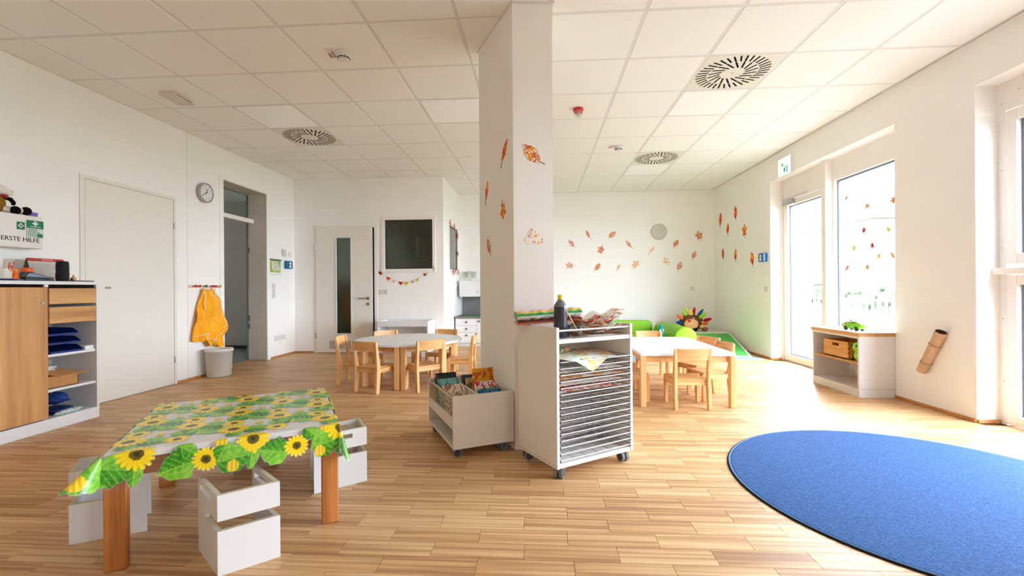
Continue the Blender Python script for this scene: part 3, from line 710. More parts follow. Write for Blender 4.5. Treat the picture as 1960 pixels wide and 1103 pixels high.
for k in range(7):
    z = 1.452 + k * .0088; mb.slab(lfp(3.172, z, 3.172 + rnd.uniform(.06, .097), z + .0034), 8, 1, .0006)
mb.slab(lfp(3.236, 1.449, 3.268, 1.478), 4, 1, .0005)
for (a, b) in cross(3.222, 1.554, .018, .006, M_): mb.slab(lfp(*a, *b, .0024), 4, 1, .0006, mi=1)
mb.slab(lfp(3.19, 1.527, 3.255, 1.531, .0024), 4, 1, .0006, mi=1)
obj('leaflet_print', mb, [AG, WHITE], lf)
t = thing('plush_cow', 'plush animal with white head, brown body and black feet on the first aid box', 'plush toy', (-3.97, 3.035, 1.612))
BRN = plain('plush_brown', (134, 96, 30), .95, .1, var=.15, nscale=40, bump=.4); BLKP = plain('plush_black', (18, 16, 20), .95, .1, bump=.4); WHP = plain('plush_white', (222, 216, 204), .95, .1, bump=.4)
obj('body', MB().ball((0, 0, .068), (.045, .047, .068), 20), BRN, t)
hd = obj('head', MB().ball((.01, .012, .165), (.042, .048, .042), 20).ball((.03, .045, .155), (.028, .032, .026), 16), WHP, t)
obj('horn', MB().tube([(0, -.02, .2), (0, -.012, .228), (0, .002, .226), (0, .006, .205)], [.006, .006, .005, .003]), plain('horn_brown', (132, 108, 82), .8), hd)
obj('nostril', MB().ball((.052, .058, .162), .005, 8), RED, hd)
obj('scarf', MB().tube([(.042 * cos(a), .04 * sin(a) + .004, .128 + .004 * sin(3 * a)) for a in [k * pi / 8 for k in range(16)]], .008, closed=True).ball((.035, .03, .123), .014, 10), plain('scarf_red', (166, 44, 52), .9), t)
obj('arm', MB().tube([(.015, .035, .115), (.03, .062, .108), (.035, .078, .085), (.035, .076, .066)], [.013, .015, .014, .010]), BLKP, t)
obj('arm', MB().tube([(.015, -.035, .115), (.03, -.062, .105), (.035, -.075, .08)], [.013, .015, .012]), BLKP, t)
for y, z in ((.078, .028), (.150, .034)):
    lg = obj('leg', MB().tube([(.02, y * .25, .035), (.035, y * .7, .03), (.045, y - .02, z)], [.022, .02, .02]), WHP, t)
    obj('foot', MB().ball((.05, y, z), (.026, .034, .032), 16), BLKP, lg)
t = thing('purple_cup', 'small purple cup on the first aid box beside the plush feet', 'cup', (-3.962, 3.252, 1.612))
obj('cup', MB().lathe([(.001, 0), (.030, 0), (.034, .004), (.038, .034), (.036, .034), (.031, .006), (.001, .005)], 24), plain('violet_plastic', (128, 104, 178), .4, .5), t)

# ---- wall clock, coat hooks with yellow smock, bin
t = thing('wall_clock', 'round silver wall clock between the flush door and the doorway', 'clock', (0, 0, 0))
Mc = on_left(5.135, 2.203)
obj('case', MB().lathe([(.001, 0), (.112, 0), (.117, .006), (.117, .044), (.112, .052), (.104, .052), (.102, .040), (.001, .040)], 40, 0, Mc), plain('clock_silver', (168, 162, 148), .35, .5, .35), t)
obj('dial', MB().lathe([(.001, .0405), (.101, .0405)], 40, 0, Mc), plain('dial_white', (222, 222, 222), .5, .3), t)
mb = MB()
for k in range(12):
    a = k * pi / 6; q = Mc @ RZ(-a); mb.box((-.0035, .074, .041), (.0035, .09, .0415), M=q)
obj('hour_marks', mb, plain('mark_grey', (140, 142, 144), .5), t)
obj('hour_hand', MB().box((-.004, -.012, .043), (.004, .052, .044), M=Mc @ RZ(-radians(18))), BLACK, t)
obj('minute_hand', MB().box((-.003, -.014, .0445), (.003, .075, .0455), M=Mc @ RZ(radians(122))).cyl(Mc @ Vector((0, 0, .042)), Mc @ Vector((0, 0, .047)), .007, n=12), BLACK, t)
t = thing('coat_hook_rail', 'pale wooden hook rail with coloured pegs beside the doorway', 'hook rail', (0, 0, 0))
Mh = on_left(5.14, 1.079)
obj('rail', MB().prism(rrect(-.24, -.017, .24, .017, .01), 0, .016, 'z', M=Mh), plain('pale_maple', (226, 204, 180), .5, .4, var=.05), t)
for x, c in ((-.19, (176, 40, 52)), (-.13, (190, 44, 60)), (-.03, (22, 112, 124)), (.075, (190, 40, 52)), (.125, (176, 36, 46)), (.205, (206, 164, 40))):
    obj('peg', MB().cyl(Mh @ Vector((x, 0, .016)), Mh @ Vector((x, .004, .05)), .008, n=10).ball(Mh @ Vector((x, .005, .054)), .0155, 12), plain('peg_%d_%d_%d' % c, c, .4, .5), t)
YEL = plain('yellow_smock_cloth', (246, 168, 12), .6, .3, var=.05, nscale=9)
t = thing('painting_smock', 'bright yellow painting smock hanging from the hook rail', 'smock', (0, 0, 0))
Ls = [(1.055, 5.075), (.97, 5.04), (.86, 5.0), (.74, 4.955), (.60, 4.925), (.49, 4.905), (.44, 4.90), (.40, 4.93), (.36, 5.02)]
Rs = [(1.055, 5.245), (.97, 5.32), (.90, 5.40), (.80, 5.43), (.70, 5.44), (.60, 5.485), (.53, 5.495), (.45, 5.405), (.345, 5.40)]
def lerp_table(tb, z):
    for (a, p), (b, q) in zip(tb, tb[1:]):
        if z >= b: k = (z - a) / (b - a) if a != b else 0; return p + (q - p) * min(1, max(0, k))
    return tb[-1][1]
def smock(u, v):
    zb = .40 + .05 * cos(u * 2 * pi * 1.1) if u < .35 else .345 + .02 * sin((u - .35) * 9)
    if u < .35: zb = .45 - .02 * sin(u * 9)
    z = 1.06 - (1.06 - zb) * v - .02 * abs(sin(u * pi * 2)) * (1 - v)
    a, b = lerp_table(Ls, z), lerp_table(Rs, z)
    y = a + (b - a) * u
    d = .030 + .020 * sin(u * 17 + v * 3) * (.3 + v) + .03 * v * sin(u * pi) + .012 * sin(u * 31 - v * 7) * v + .012 * sin(v * 14 + u * 6)
    return (Vector((XL + max(.008, d), y, z)), (1, 0, 0))
obj('cloth', MB().slab(smock, 48, 44, .004), YEL, t)
def seam(fn, n=30, r=.0045): return MB().tube([smock(*fn(k / n))[0] + Vector((.005, 0, 0)) for k in range(n + 1)], r, 6)
PIP = plain('pale_piping', (238, 224, 190), .7, .2)
obj('piping', seam(lambda s: (.66 + .30 * sin(s * pi * .55), .02 + .62 * s)), PIP, t)
obj('piping', seam(lambda s: (.96 - .42 * s, .64 + .34 * s)), PIP, t)
obj('piping', seam(lambda s: (.10 + .55 * s, .90 - .04 * sin(s * pi))), PIP, t)
obj('strap', MB().tube([(XL + .05, 5.11, 1.085), (XL + .04, 5.10, 1.03), (XL + .045, 5.10, .92), (XL + .05, 5.09, .80)], .006, 6).tube([(XL + .05, 5.265, 1.085), (XL + .042, 5.262, 1.03), (XL + .05, 5.27, .95)], .006, 6), PIP, t)
t = thing('waste_bin', 'pale grey plastic waste bin under the yellow smock', 'bin', (-3.868, 5.16, 0))
obj('body', MB().lathe([(.001, .004), (.122, .004), (.128, .010), (.143, .30), (.150, .30), (.150, .332), (.143, .334), (.138, .33), (.124, .015), (.001, .012)], 40), plain('bin_grey', (214, 212, 206), .5, .4), t)

# ---- small fittings on the left wall beyond the doorway
t = thing('calendar_picture', 'small green framed picture board beside the doorway', 'picture', (0, 0, 0))
Mp = on_left(6.59, 1.395)
obj('board', MB().box((-.132, -.095, 0), (.132, .098, .008), bev=.002, M=Mp), blotch('board_green', [(0, (150, 172, 70)), (.5, (176, 190, 110)), (.62, (206, 208, 150))], 9), t)
obj('top_strip', MB().box((-.14, .090, 0), (.14, .108, .014), bev=.002, M=Mp), plain('board_dark_green', (56, 84, 44), .5), t)
obj('print', MB().box((-.1, -.06, .008), (.095, .075, .0095), M=Mp), blotch('board_print', [(0, (196, 200, 160)), (.42, (228, 228, 206)), (.52, (90, 100, 60)), (.56, (214, 220, 216)), (.68, (150, 176, 110))], 18), t)
obj('ledge', MB().box((-.155, -.125, 0), (.15, -.118, .02), M=Mp), LGREY, t)
def callbox(M, lab):
    t = thing('call_point', lab, 'call point', (0, 0, 0))
    obj('housing', MB().prism(rrect(-.075, -.062, .075, .062, .012), 0, .06, 'z', M=M, bev=.004), BLUEBOX, t)
    obj('front_plate', MB().prism(rrect(-.062, -.05, .062, .05, .006), .0595, .063, 'z', M=M), plain('call_point_dark', (34, 76, 96), .4), t)
    mb = MB().prism([(-.03, -.045), (.03, -.045), (.024, -.02), (.012, .0), (.03, .015), (.028, .038), (-.03, .04), (-.03, .01), (0, .004), (-.03, -.02)], .063, .0645, 'z', M=M)
    obj('pictogram', mb, plain('call_point_white', (214, 230, 232), .5), t)
callbox(on_left(6.90, 1.432), 'blue emergency call box on the left wall beside the green picture')
callbox(on_right(6.69, 1.452), 'blue emergency call box on the right wall beside the terrace door')
t = thing('room_thermostat', 'small white room thermostat above the green picture board', 'thermostat', (0, 0, 0))
obj('housing', MB().prism(rrect(-.045, -.055, .045, .055, .006), 0, .028, 'z', M=on_left(6.80, 1.615), bev=.003), LGREY, t)
obj('sensor', MB().prism(rrect(-.04, -.04, .04, .04, .004), 0, .008, 'z', M=on_left(6.985, 1.605)), WHITE, t)
def switch(M, n, lab, nm='light_switch', vert=True, sock=False):
    t = thing(nm, lab, 'socket' if sock else 'switch', (0, 0, 0)); s = .071
    h = n * s / 2 + .006
    obj('frame', MB().prism(rrect(-(.0415 if vert else h), -(h if vert else .0415), .0415 if vert else h, h if vert else .0415, .006), 0, .009, 'z', M=M, bev=.002), WHITE, t)
    for k in range(n):
        c = (k - (n - 1) / 2) * s; q = M @ T(0 if vert else c, c if vert else 0, 0)
        if sock: obj('socket', MB().lathe([(.001, .005), (.0195, .005), (.0205, .0095), (.027, .0105), (.027, .009)], 20, 0, q).cyl(q @ Vector((-.0095, 0, .005)), q @ Vector((-.0095, 0, .0058)), .003, n=8, mi=1).cyl(q @ Vector((.0095, 0, .005)), q @ Vector((.0095, 0, .0058)), .003, n=8, mi=1), [LGREY, BLACK], t)
        else: obj('rocker', MB().box((-.029, -.029, .009), (.029, .029, .013), bev=.002, M=q), LGREY, t)
switch(on_left(6.54, 1.02), 3, 'vertical white light switch strip below the green picture board')
switch(on_left(6.70, .295), 4, 'row of four white wall sockets low beside the doorway', 'wall_socket', False, True)
switch(on_back(-2.545, .993, Y1), 2, 'white double light switch beside the glazed door', vert=False)
switch(on_back(2.835, 1.01), 1, 'white wall socket under the paper leaves on the back wall', 'wall_socket', True, True)
switch(on_right(6.66, 1.0), 1, 'white light switch on the right wall by the terrace door')
# ================================================================== CEILING FITTINGS
VENT = plain('diffuser_plate', (228, 224, 212), .5, .3, var=.005)
def diffuser(c, r, lab):
    xa, xb, ya, yb = TILES[(c, r)]
    t = thing('air_diffuser', lab, 'air vent', ((xa + xb) / 2, (ya + yb) / 2, HT), 0, 'swirl air diffusers in the ceiling')
    obj('plate', MB().box((-.300, -.300, -.007), (.300, .300, .004), bev=.002), VENT, t)
    mb = MB()
    def slot(a, r0, r1, off, wd):
        d = Vector((cos(a), sin(a), 0)); p = Vector((-sin(a), cos(a), 0)); mb.box((r0, off - wd, -.0085), (r1, off + wd, -.0068), M=RZ(a))
    for k in range(36): slot(k * pi / 18, .196, .286, .055, .0072)
    obj('outer_slots', mb, GAPSHADE, t); mb = MB()  # both rings are raised dark strips, their colour replacing shade in recessed slots
    for k in range(18): slot(k * pi / 9, .082, .186, .055, .0072)
    obj('inner_slots', mb, GAPSHADE, t)
    obj('hub_screw', MB().cyl((0, 0, -.007), (0, 0, -.009), .007, n=10), GREY, t)
diffuser(8, 1, 'large round swirl air diffuser in the ceiling nearest on the right')
diffuser(1, 3, 'round swirl air diffuser in the ceiling on the left side')
diffuser(8, 5, 'farther round swirl air diffuser in the ceiling toward the back wall')
for c, r, lab in ((8, 2, 'bright white flat ceiling light panel right behind the nearest air diffuser'), (1, 2, 'pale flat ceiling light panel in front of the left air diffuser'),
                  (4, 2, 'pale flat ceiling light panel half behind the pillar'), (8, 6, 'small far ceiling light panel behind the farther right air diffuser')):
    xa, xb, ya, yb = TILES[(c, r)]
    t = thing('ceiling_light_panel', lab, 'ceiling light', ((xa + xb) / 2, (ya + yb) / 2, HT), 0, 'flat light panels in the ceiling')
    obj('frame', MB().box((-.300, -.300, -.006), (.300, .300, .004), bev=.002), GRID, t)
    obj('diffuser_sheet', MB().box((-.288, -.288, -.0085), (.288, .288, -.0055), bev=.001), PANEL, t)
def detector(x, y, s, lab, card=True):
    t = thing('smoke_detector', lab, 'smoke detector', (x, y, HT - .008))
    obj('base', MB().lathe([(.001, 0), (.055 * s, 0), (.055 * s, -.012 * s), (.050 * s, -.016 * s), (.001, -.016 * s)], 28), WHITE, t)
    obj('chamber', MB().lathe([(.048 * s, -.015 * s), (.047 * s, -.032 * s), (.040 * s, -.036 * s), (.040 * s, -.046 * s), (.036 * s, -.052 * s), (.001, -.054 * s)], 28), WHITE, t)
    mb = MB()
    for k in range(12):
        a = k * pi / 6; mb.box((.0395 * s, -.008 * s, -.0455 * s), (.0415 * s, .008 * s, -.0368 * s), M=RZ(a))
    obj('inlet_slots', mb, BLACK, t)
    if card:
        q = T(-.085 * s, 0, 0) @ RZ(.1)
        obj('label_card', MB().box((-.026 * s, -.06 * s, -.003), (.026 * s, .06 * s, 0), M=q).box((-.024 * s, .0, -.0036), (-.002 * s, .056 * s, -.003), mi=1, M=q).box((.004 * s, -.03 * s, -.0036), (.02 * s, .05 * s, -.003), mi=1, M=q), [WHITE, plain('card_rose_print', (186, 140, 130), .6)], t)
detector(-1.495, 3.352, 1.15, 'white smoke detector with a label card on the ceiling left of the pillar')
detector(1.015, 5.83, 1.1, 'small white smoke detector on the far ceiling right of the pillar')
t = thing('alarm_beacon', 'red ceiling alarm beacon with a clear dome right of the pillar', 'alarm', (.396, 4.575, HT - .008))
obj('base', MB().lathe([(.001, 0), (.05, 0), (.052, -.012), (.049, -.03), (.001, -.03)], 28), RED, t)
obj('ring', MB().lathe([(.042, -.029), (.042, -.046), (.001, -.046)], 28), plain('beacon_rose', (206, 120, 116), .3, .5), t)
obj('dome', MB().lathe([(.043, -.045), (.042, -.07), (.032, -.088), (.001, -.094)], 28), GLASSC, t)
obj('lamp', MB().lathe([(.014, -.045), (.014, -.075), (.001, -.08)], 16), LGREY, t)
t = thing('ceiling_access_point', 'flat rounded white box with a dark slit on the left ceiling', 'access point', (-3.385, 3.985, HT - .008), radians(4))
obj('body', MB().prism(rrect(-.075, -.13, .075, .13, .02), -.034, 0, 'z', bev=.004), plain('access_point_white', (214, 206, 196), .5, .3), t)
obj('slit', MB().box((.0755, -.10, -.026), (.0765, .08, -.020)).box((-.07, .1302, -.030), (.07, .1312, -.022)), plain('slit_brown', (96, 84, 66), .6), t)
# ---- exit sign
t = thing('exit_sign', 'illuminated white exit sign with green pictogram above the terrace door', 'sign', (0, 0, 0))
Me = on_right(6.075, 2.605)
obj('housing', MB().box((-.145, -.115, 0), (.145, .115, .045), bev=.004, M=Me), WHITE, t)
obj('lit_panel', MB().box((-.138, -.108, .0452), (.138, .108, .048), M=Me), emis('exit_panel_light', (244, 255, 250), 1.1), t)
EG = emis('exit_green_light', (10, 150, 90), .22)
mb = MB().box((.01, -.095, .048), (.085, -.002, .0487), M=Me).prism([(-.015, -.09), (-.015, -.01), (.045, -.05)], .0485, .0492, 'z', M=Me)
mb.prism([(-.06, .0), (-.02, .0), (-.02, .05), (-.06, .05)], .048, .0487, 'z', M=Me)
obj('pictogram', mb, EG, t)
mb = MB().cyl(Me @ Vector((.048, -.02, .0487)), Me @ Vector((.048, -.02, .0495)), .009, n=12)
mb.prism([(.03, -.06), (.04, -.033), (.056, -.035), (.062, -.055), (.056, -.055), (.052, -.045), (.05, -.065), (.062, -.085), (.054, -.09), (.043, -.07), (.03, -.085), (.024, -.08), (.038, -.062), (.036, -.055)], .0488, .0496, 'z', M=Me)
obj('running_figure', mb, emis('exit_white_light', (235, 255, 245), 1.0), t)

# ================================================================== AUTUMN LEAVES
def leaf_outline(kind, s):
    if kind == 'oval':
        n = 14; L = []
        for k in range(n + 1):
            x = k / n; L.append((.30 * s * sin(pi * x) ** .8 * (1 - .25 * x), (x - .42) * s))
        return [(a, b) for a, b in L] + [(-a, b) for a, b in L[::-1][1:-1]]
    if kind == 'slim':
        n = 12; L = [(.17 * s * sin(pi * k / n), (k / n - .5) * s) for k in range(n + 1)]
        return L + [(-a, b) for a, b in L[::-1][1:-1]]
    if kind == 'lobed':
        out = []
        for k in range(40):
            a = 2 * pi * k / 40; r = s * .5 * (.78 + .20 * cos(5 * a)); out.append((r * .82 * sin(a), r * cos(a)))
        return out
    if kind == 'maple':
        out = []
        for i in range(5):
            a = radians(-110 + i * 55); out += [(s * .5 * r * sin(a + d), s * .5 * r * cos(a + d)) for d, r in ((-.30, .42), (-.16, .70), (-.14, .62), (0, 1.0), (.14, .62), (.16, .70))]
        return out + [(.03 * s, -.22 * s), (-.03 * s, -.22 * s)]
    if kind == 'blob':
        pts = []
        for cx, cy, r in ((-.26, -.02, .27), (0, .22, .24), (.28, .02, .24)): pass
        for k in range(48):
            a = 2 * pi * k / 48; r = .40 + .11 * cos(3 * a - pi / 2 * 1.0 + pi) ; pts.append((s * 1.06 * r * cos(a), s * r * sin(a)))
        return pts
    return []
LM = {
 'fire': blotch('leaf_paper_fire', [(0, (240, 196, 60)), (.42, (236, 136, 40)), (.50, (214, 70, 36)), (.58, (240, 170, 40)), (.66, (190, 44, 34))], 24),
 'rust': blotch('leaf_paper_rust', [(0, (246, 224, 206)), (.40, (228, 150, 96)), (.48, (176, 66, 44)), (.55, (236, 190, 150)), (.63, (202, 96, 58))], 42),
 'rose': blotch('leaf_paper_rose', [(0, (248, 234, 222)), (.42, (232, 168, 140)), (.49, (180, 60, 62)), (.55, (244, 212, 190)), (.63, (150, 54, 58))], 42),
 'peach': blotch('leaf_paper_peach', [(0, (250, 238, 220)), (.43, (240, 202, 160)), (.50, (222, 132, 84)), (.57, (244, 222, 196)), (.66, (206, 104, 70))], 40),
 'orange': blotch('leaf_paper_orange', [(0, (246, 190, 40)), (.40, (238, 138, 30)), (.50, (222, 74, 30)), (.60, (196, 48, 32)), (.70, (150, 40, 30))], 14),
 'stained': blotch('leaf_paper_stained', [(0, (240, 190, 30)), (.38, (236, 150, 40)), (.44, (206, 40, 44)), (.50, (246, 232, 214)), (.56, (240, 196, 40)), (.62, (196, 60, 40)), (.68, (160, 120, 60))], 30),
 'white': blotch('leaf_paper_white', [(0, (226, 86, 40)), (.36, (244, 186, 40)), (.41, (246, 240, 232)), (.57, (196, 56, 62)), (.60, (246, 240, 232)), (.66, (236, 150, 60))], 22),
 'yellow': blotch('leaf_paper_yellow', [(0, (244, 224, 150)), (.5, (236, 206, 120)), (.62, (222, 176, 90))], 20),
 'red': blotch('leaf_paper_red', [(0, (206, 90, 76)), (.5, (190, 60, 56)), (.62, (220, 130, 100))], 20),
}
VEIN = plain('leaf_vein_brown', (120, 74, 50), .7)
def paper_leaf(M, kind, s, ang, mat, label, group, stem=.22, glassy=False):
    t = thing('paper_leaf', label, 'paper leaf', (0, 0, 0), 0, group)
    Q = M @ RZ(ang)
    obj('blade', MB().prism(leaf_outline(kind, s), .001, .0028, 'z', M=Q), LM[mat], t)
    if kind == 'blob': return t
    b = -.5 * s if kind == 'slim' else (-.40 * s if kind != 'maple' else -.2 * s)
    obj('stem', MB().tube([Q @ Vector((0, b + .5 * s * .9, .003)), Q @ Vector((.004, b, .0035)), Q @ Vector((.012 * s / .1, b - stem * s, .003))], [.0010, .0016, .0022], 6), VEIN, t)
    return t
GB, GR_, GP, GW = 'paper leaves on the back wall', 'paper leaves on the right wall', 'paper leaves on the pillar', 'paper leaves on the window'
def deg(a): return radians(a)
for x, z, k, s, a, m, lab in (
 (.903, 2.057, 'slim', .17, 25, 'rust', 'slender orange paper leaf on the back wall, topmost near the pillar'),
 (1.354, 2.031, 'oval', .17, -50, 'rust', 'oval orange paper leaf with stem on back wall, second of the upper row'),
 (.597, 1.873, 'oval', .16, 35, 'rose', 'dark red paper leaf with green stem on back wall, highest next to the pillar edge'),
 (1.146, 1.757, 'lobed', .17, -20, 'rust', 'round lobed orange paper leaf in the middle row of the back wall, left half'),
 (1.664, 1.858, 'slim', .19, 38, 'rose', 'slim grey and red speckled paper leaf left of the white wall disc'),
 (2.089, 1.735, 'slim', .17, -40, 'peach', 'slender yellow and white curved paper leaf just below the white wall disc'),
 (2.532, 1.847, 'oval', .16, -35, 'rust', 'oval rusty paper leaf directly right of the white wall disc'),
 (2.963, 1.997, 'lobed', .18, 15, 'rust', 'lobed orange paper leaf highest and rightmost on the back wall'),
 (2.865, 1.627, 'oval', .16, -25, 'rose', 'dark rose paper leaf lowest toward the room corner on the back wall'),
 (.554, 1.466, 'lobed', .17, 70, 'rose', 'pale lobed paper leaf with red spots in the lowest row beside the pillar'),
 (1.075, 1.421, 'oval', .17, -40, 'rust', 'strong orange red paper leaf second in the lowest back wall row'),
 (1.476, 1.427, 'slim', .14, -30, 'peach', 'faint grey and pale paper leaf third in the lowest back wall row'),
 (1.797, 1.473, 'lobed', .18, -40, 'peach', 'pale orange round paper leaf fourth in the lowest back wall row'),
 (2.357, 1.526, 'lobed', .16, 30, 'peach', 'peach coloured round paper leaf left of the dark striped one'),
 (2.596, 1.425, 'oval', .17, -25, 'rose', 'dark red striped paper leaf fifth and lowest right in the bottom row')):
    paper_leaf(on_back(x, z), k, s, deg(a), m, lab, GB)
for y, z, k, s, a, m, lab in (
 (8.278, 2.231, 'oval', .26, -8, 'orange', 'orange paper leaf nearest the room corner in the upper group of the right wall'),
 (7.651, 2.248, 'oval', .24, 0, 'orange', 'slender orange paper leaf highest on the right wall'),
 (7.966, 2.03, 'oval', .21, -5, 'orange', 'small red and yellow paper leaf in the centre of the right wall group'),
 (7.332, 1.929, 'lobed', .23, 0, 'orange', 'lobed red paper leaf with hanging stem closest to the exit sign'),
 (8.173, 1.612, 'oval', .21, 5, 'orange', 'red paper leaf in the lower row nearest the room corner'),
 (7.662, 1.555, 'oval', .21, -5, 'orange', 'dark orange paper leaf in the middle of the lower right wall row'),
 (7.075, 1.448, 'oval', .23, 8, 'orange', 'yellow and orange paper leaf next to the blue call box by the terrace door')):
    paper_leaf(on_right(y, z), k, s * .92, deg(a), m, lab, GR_)
def on_face(P, Q, d, z):
    e = Vector((Q[0] - P[0], Q[1] - P[1], 0)).normalized(); n = Vector((e.y, -e.x, 0)); o = Vector((P[0], P[1], 0)) + e * d
    return Matrix(((e.x, 0, n.x, o.x), (e.y, 0, n.y, o.y), (0, 1, 0, z), (0, 0, 0, 1)))
for d, z, k, s, a, m, lab in (
 (.499, 1.945, 'slim', .165, -38, 'fire', 'slim marbled paper leaf highest on the shaded pillar face'),
 (.160, 1.747, 'slim', .15, -18, 'fire', 'small orange and yellow paper leaf near the far edge of the pillar'),
 (.465, 1.548, 'lobed', .12, 180, 'fire', 'ragged orange paper leaf with a short stem in the middle of the pillar'),
 (.195, 1.330, 'oval', .125, 25, 'rust', 'brownish red paper leaf lowest on the shaded pillar face')):
    paper_leaf(on_face(PA, PB, d, z), k, s, deg(a), m, lab, GP)
paper_leaf(on_face(PB, PC, .125, 1.878), 'oval', .155, deg(42), 'stained', 'large red and yellow stained paper leaf on the bright pillar face', GP)
paper_leaf(on_face(PB, PC, .130, 1.352), 'blob', .118, 0, 'white', 'white trefoil paper cutout with colourful spots low on the bright pillar face', GP)
for y, z, k, s, a, m, lab in (
 (4.946, 1.869, 'maple', .14, 10, 'peach', 'pale orange maple leaf sticker high on the left half of the side light'),
 (4.592, 1.86, 'maple', .15, -20, 'rust', 'rust coloured maple leaf sticker high at the right edge of the side light'),
 (4.995, 1.622, 'maple', .13, 60, 'red', 'red winged leaf sticker in the upper middle of the side light'),
 (4.661, 1.584, 'maple', .13, 30, 'yellow', 'yellow leaf sticker right of the red winged one on the side light'),
 (4.875, 1.449, 'maple', .12, 120, 'red', 'red folded leaf sticker at the centre of the side light'),
 (5.15, 1.447, 'maple', .13, -40, 'yellow', 'pale yellow leaf sticker on the left half of the side light'),
 (4.789, 1.329, 'maple', .13, 70, 'yellow', 'yellow leaf sticker just below the red folded one on the side light'),
 (4.61, 1.326, 'slim', .12, 40, 'rust', 'narrow rust leaf sticker at the lower right of the side light'),
 (4.953, 1.225, 'maple', .12, -30, 'rust', 'small brownish leaf sticker lowest in the middle of the side light'),
 (5.263, 1.234, 'slim', .12, -40, 'red', 'thin red leaf sticker lowest at the left edge of the side light'),
 (5.263, 2.027, 'slim', .12, -40, 'rust', 'thin faint leaf sticker topmost at the left edge of the side light')):
    paper_leaf(on_right(y, z, .001, XW + .045), k, s * .8, deg(a), m, lab, GW, .15)
# ---- garlands
def heart(s): return [(s * .5 * sin(t) ** 3, s * (.40 * cos(t) - .16 * cos(2 * t) - .06 * cos(3 * t))) for t in [2 * pi * k / 20 for k in range(20)]]
t = thing('paper_garland', 'string garland of small coloured paper leaves under the dark window', 'garland', (0, 0, 0))
def sag(x): k = (x + 2.60) / .80; return 1.335 - .0 * k - .76 * (k * (1 - k)) * .98
obj('string', MB().tube([on_back(x, sag(x), Y1) @ Vector((0, 0, .004)) for x in [-2.62 + .82 * k / 24 for k in range(25)]], .0022, 6), plain('garland_string', (206, 196, 176), .8), t)
for x, s, c, a in ((-2.585, .075, (160, 36, 28), 10), (-2.46, .07, (206, 56, 60), -15), (-2.375, .06, (236, 196, 150), 8), (-2.255, .07, (176, 46, 44), 0), (-2.165, .07, (220, 178, 60), 5),
                   (-2.06, .055, (200, 160, 160), -8), (-1.985, .06, (222, 190, 110), 10), (-1.86, .055, (170, 44, 60), -20), (-1.82, .055, (226, 208, 176), 10)):
    obj('garland_leaf', MB().prism(heart(s), .004, .007, 'z', M=on_back(x, sag(x) - .02, Y1) @ RZ(deg(a))), plain('garland_%d_%d_%d' % c, c, .6), t)
t = thing('window_garland', 'red paper leaf garland around the edge of the corner window', 'garland', (0, 0, 0))
Mk = Matrix(((0, 0, 1, XC + .012), (1, 0, 0, 0), (0, 1, 0, 0), (0, 0, 0, 1)))
pts = [(7.58, 2.16), (7.95, 2.15), (8.30, 2.145), (8.30, 1.9), (8.305, 1.6), (8.30, 1.36), (8.0, 1.345), (7.8, 1.34)]
obj('string', MB().tube([Mk @ Vector((a, b, .004)) for a, b in pts], .002, 6), plain('garland_red', (160, 60, 50), .8), t)
for (y, z), a, k in zip(((7.60, 2.165), (7.98, 2.15), (8.305, 2.02), (8.31, 1.70), (8.34, 1.345), (8.05, 1.365), (7.86, 1.335)), (20, -30, 80, 180, 40, 60, 150), ('maple',) * 7):
    obj('garland_leaf', MB().prism(leaf_outline(k, .13), .004, .008, 'z', M=Mk @ T(y, z, 0) @ RZ(deg(a))), plain('garland_leaf_red', (188, 60, 48), .6, var=.2), t)
# ---- wall disc, paper tube
t = thing('wall_speaker', 'round flat white disc speaker on the back wall among paper leaves', 'speaker', (0, 0, 0))
Mw = on_back(2.226, 2.076)
obj('disc', MB().lathe([(.001, 0), (.150, 0), (.153, .006), (.150, .024), (.142, .030), (.136, .030), (.132, .026), (.001, .027)], 48, 0, Mw), plain('disc_grey', (204, 200, 192), .6, .3), t)
t = thing('marble_run_tube', 'three piece cardboard tube fixed slanting on the window pier', 'tube', (0, 0, 0))
TUBE = plain('cardboard_tube', (196, 164, 130), .75, .2, var=.06, nscale=26)
P0, P1 = Vector((XR - .042, 3.985, .305)), Vector((XR - .042, 3.795, .655)); D = P1 - P0
for i, (a, b, r0, r1) in enumerate(((0, .27, .034, .037), (.25, .72, .034, .038), (.70, 1.0, .034, .040))):
    p, q = P0 + D * a, P0 + D * b; mb = MB().cyl(p, q, r0, r1, 24, cap=False).cyl(p, q, r0 - .003, r1 - .003, 24, mi=1, cap=False)
    d = D.normalized(); e = d.orthogonal().normalized(); f2 = d.cross(e)
    ring = lambda c, r: [c + (e * cos(2 * pi * k / 24) + f2 * sin(2 * pi * k / 24)) * r for k in range(24)]
    for c, ra in ((p, r0), (q, r1)): mb.add(ring(c, ra) + ring(c, ra - .003), [(k, (k + 1) % 24, 24 + (k + 1) % 24, 24 + k) for k in range(24)])
    obj('tube_segment', mb, [TUBE, plain('tube_inside', (96, 72, 52), .8)], t)
    if i < 2: obj('joint_ring', MB().tube(ring(q - d * .012, r1 + .001), .0016, 6, closed=True), plain('joint_dark', (70, 52, 40), .8), t)
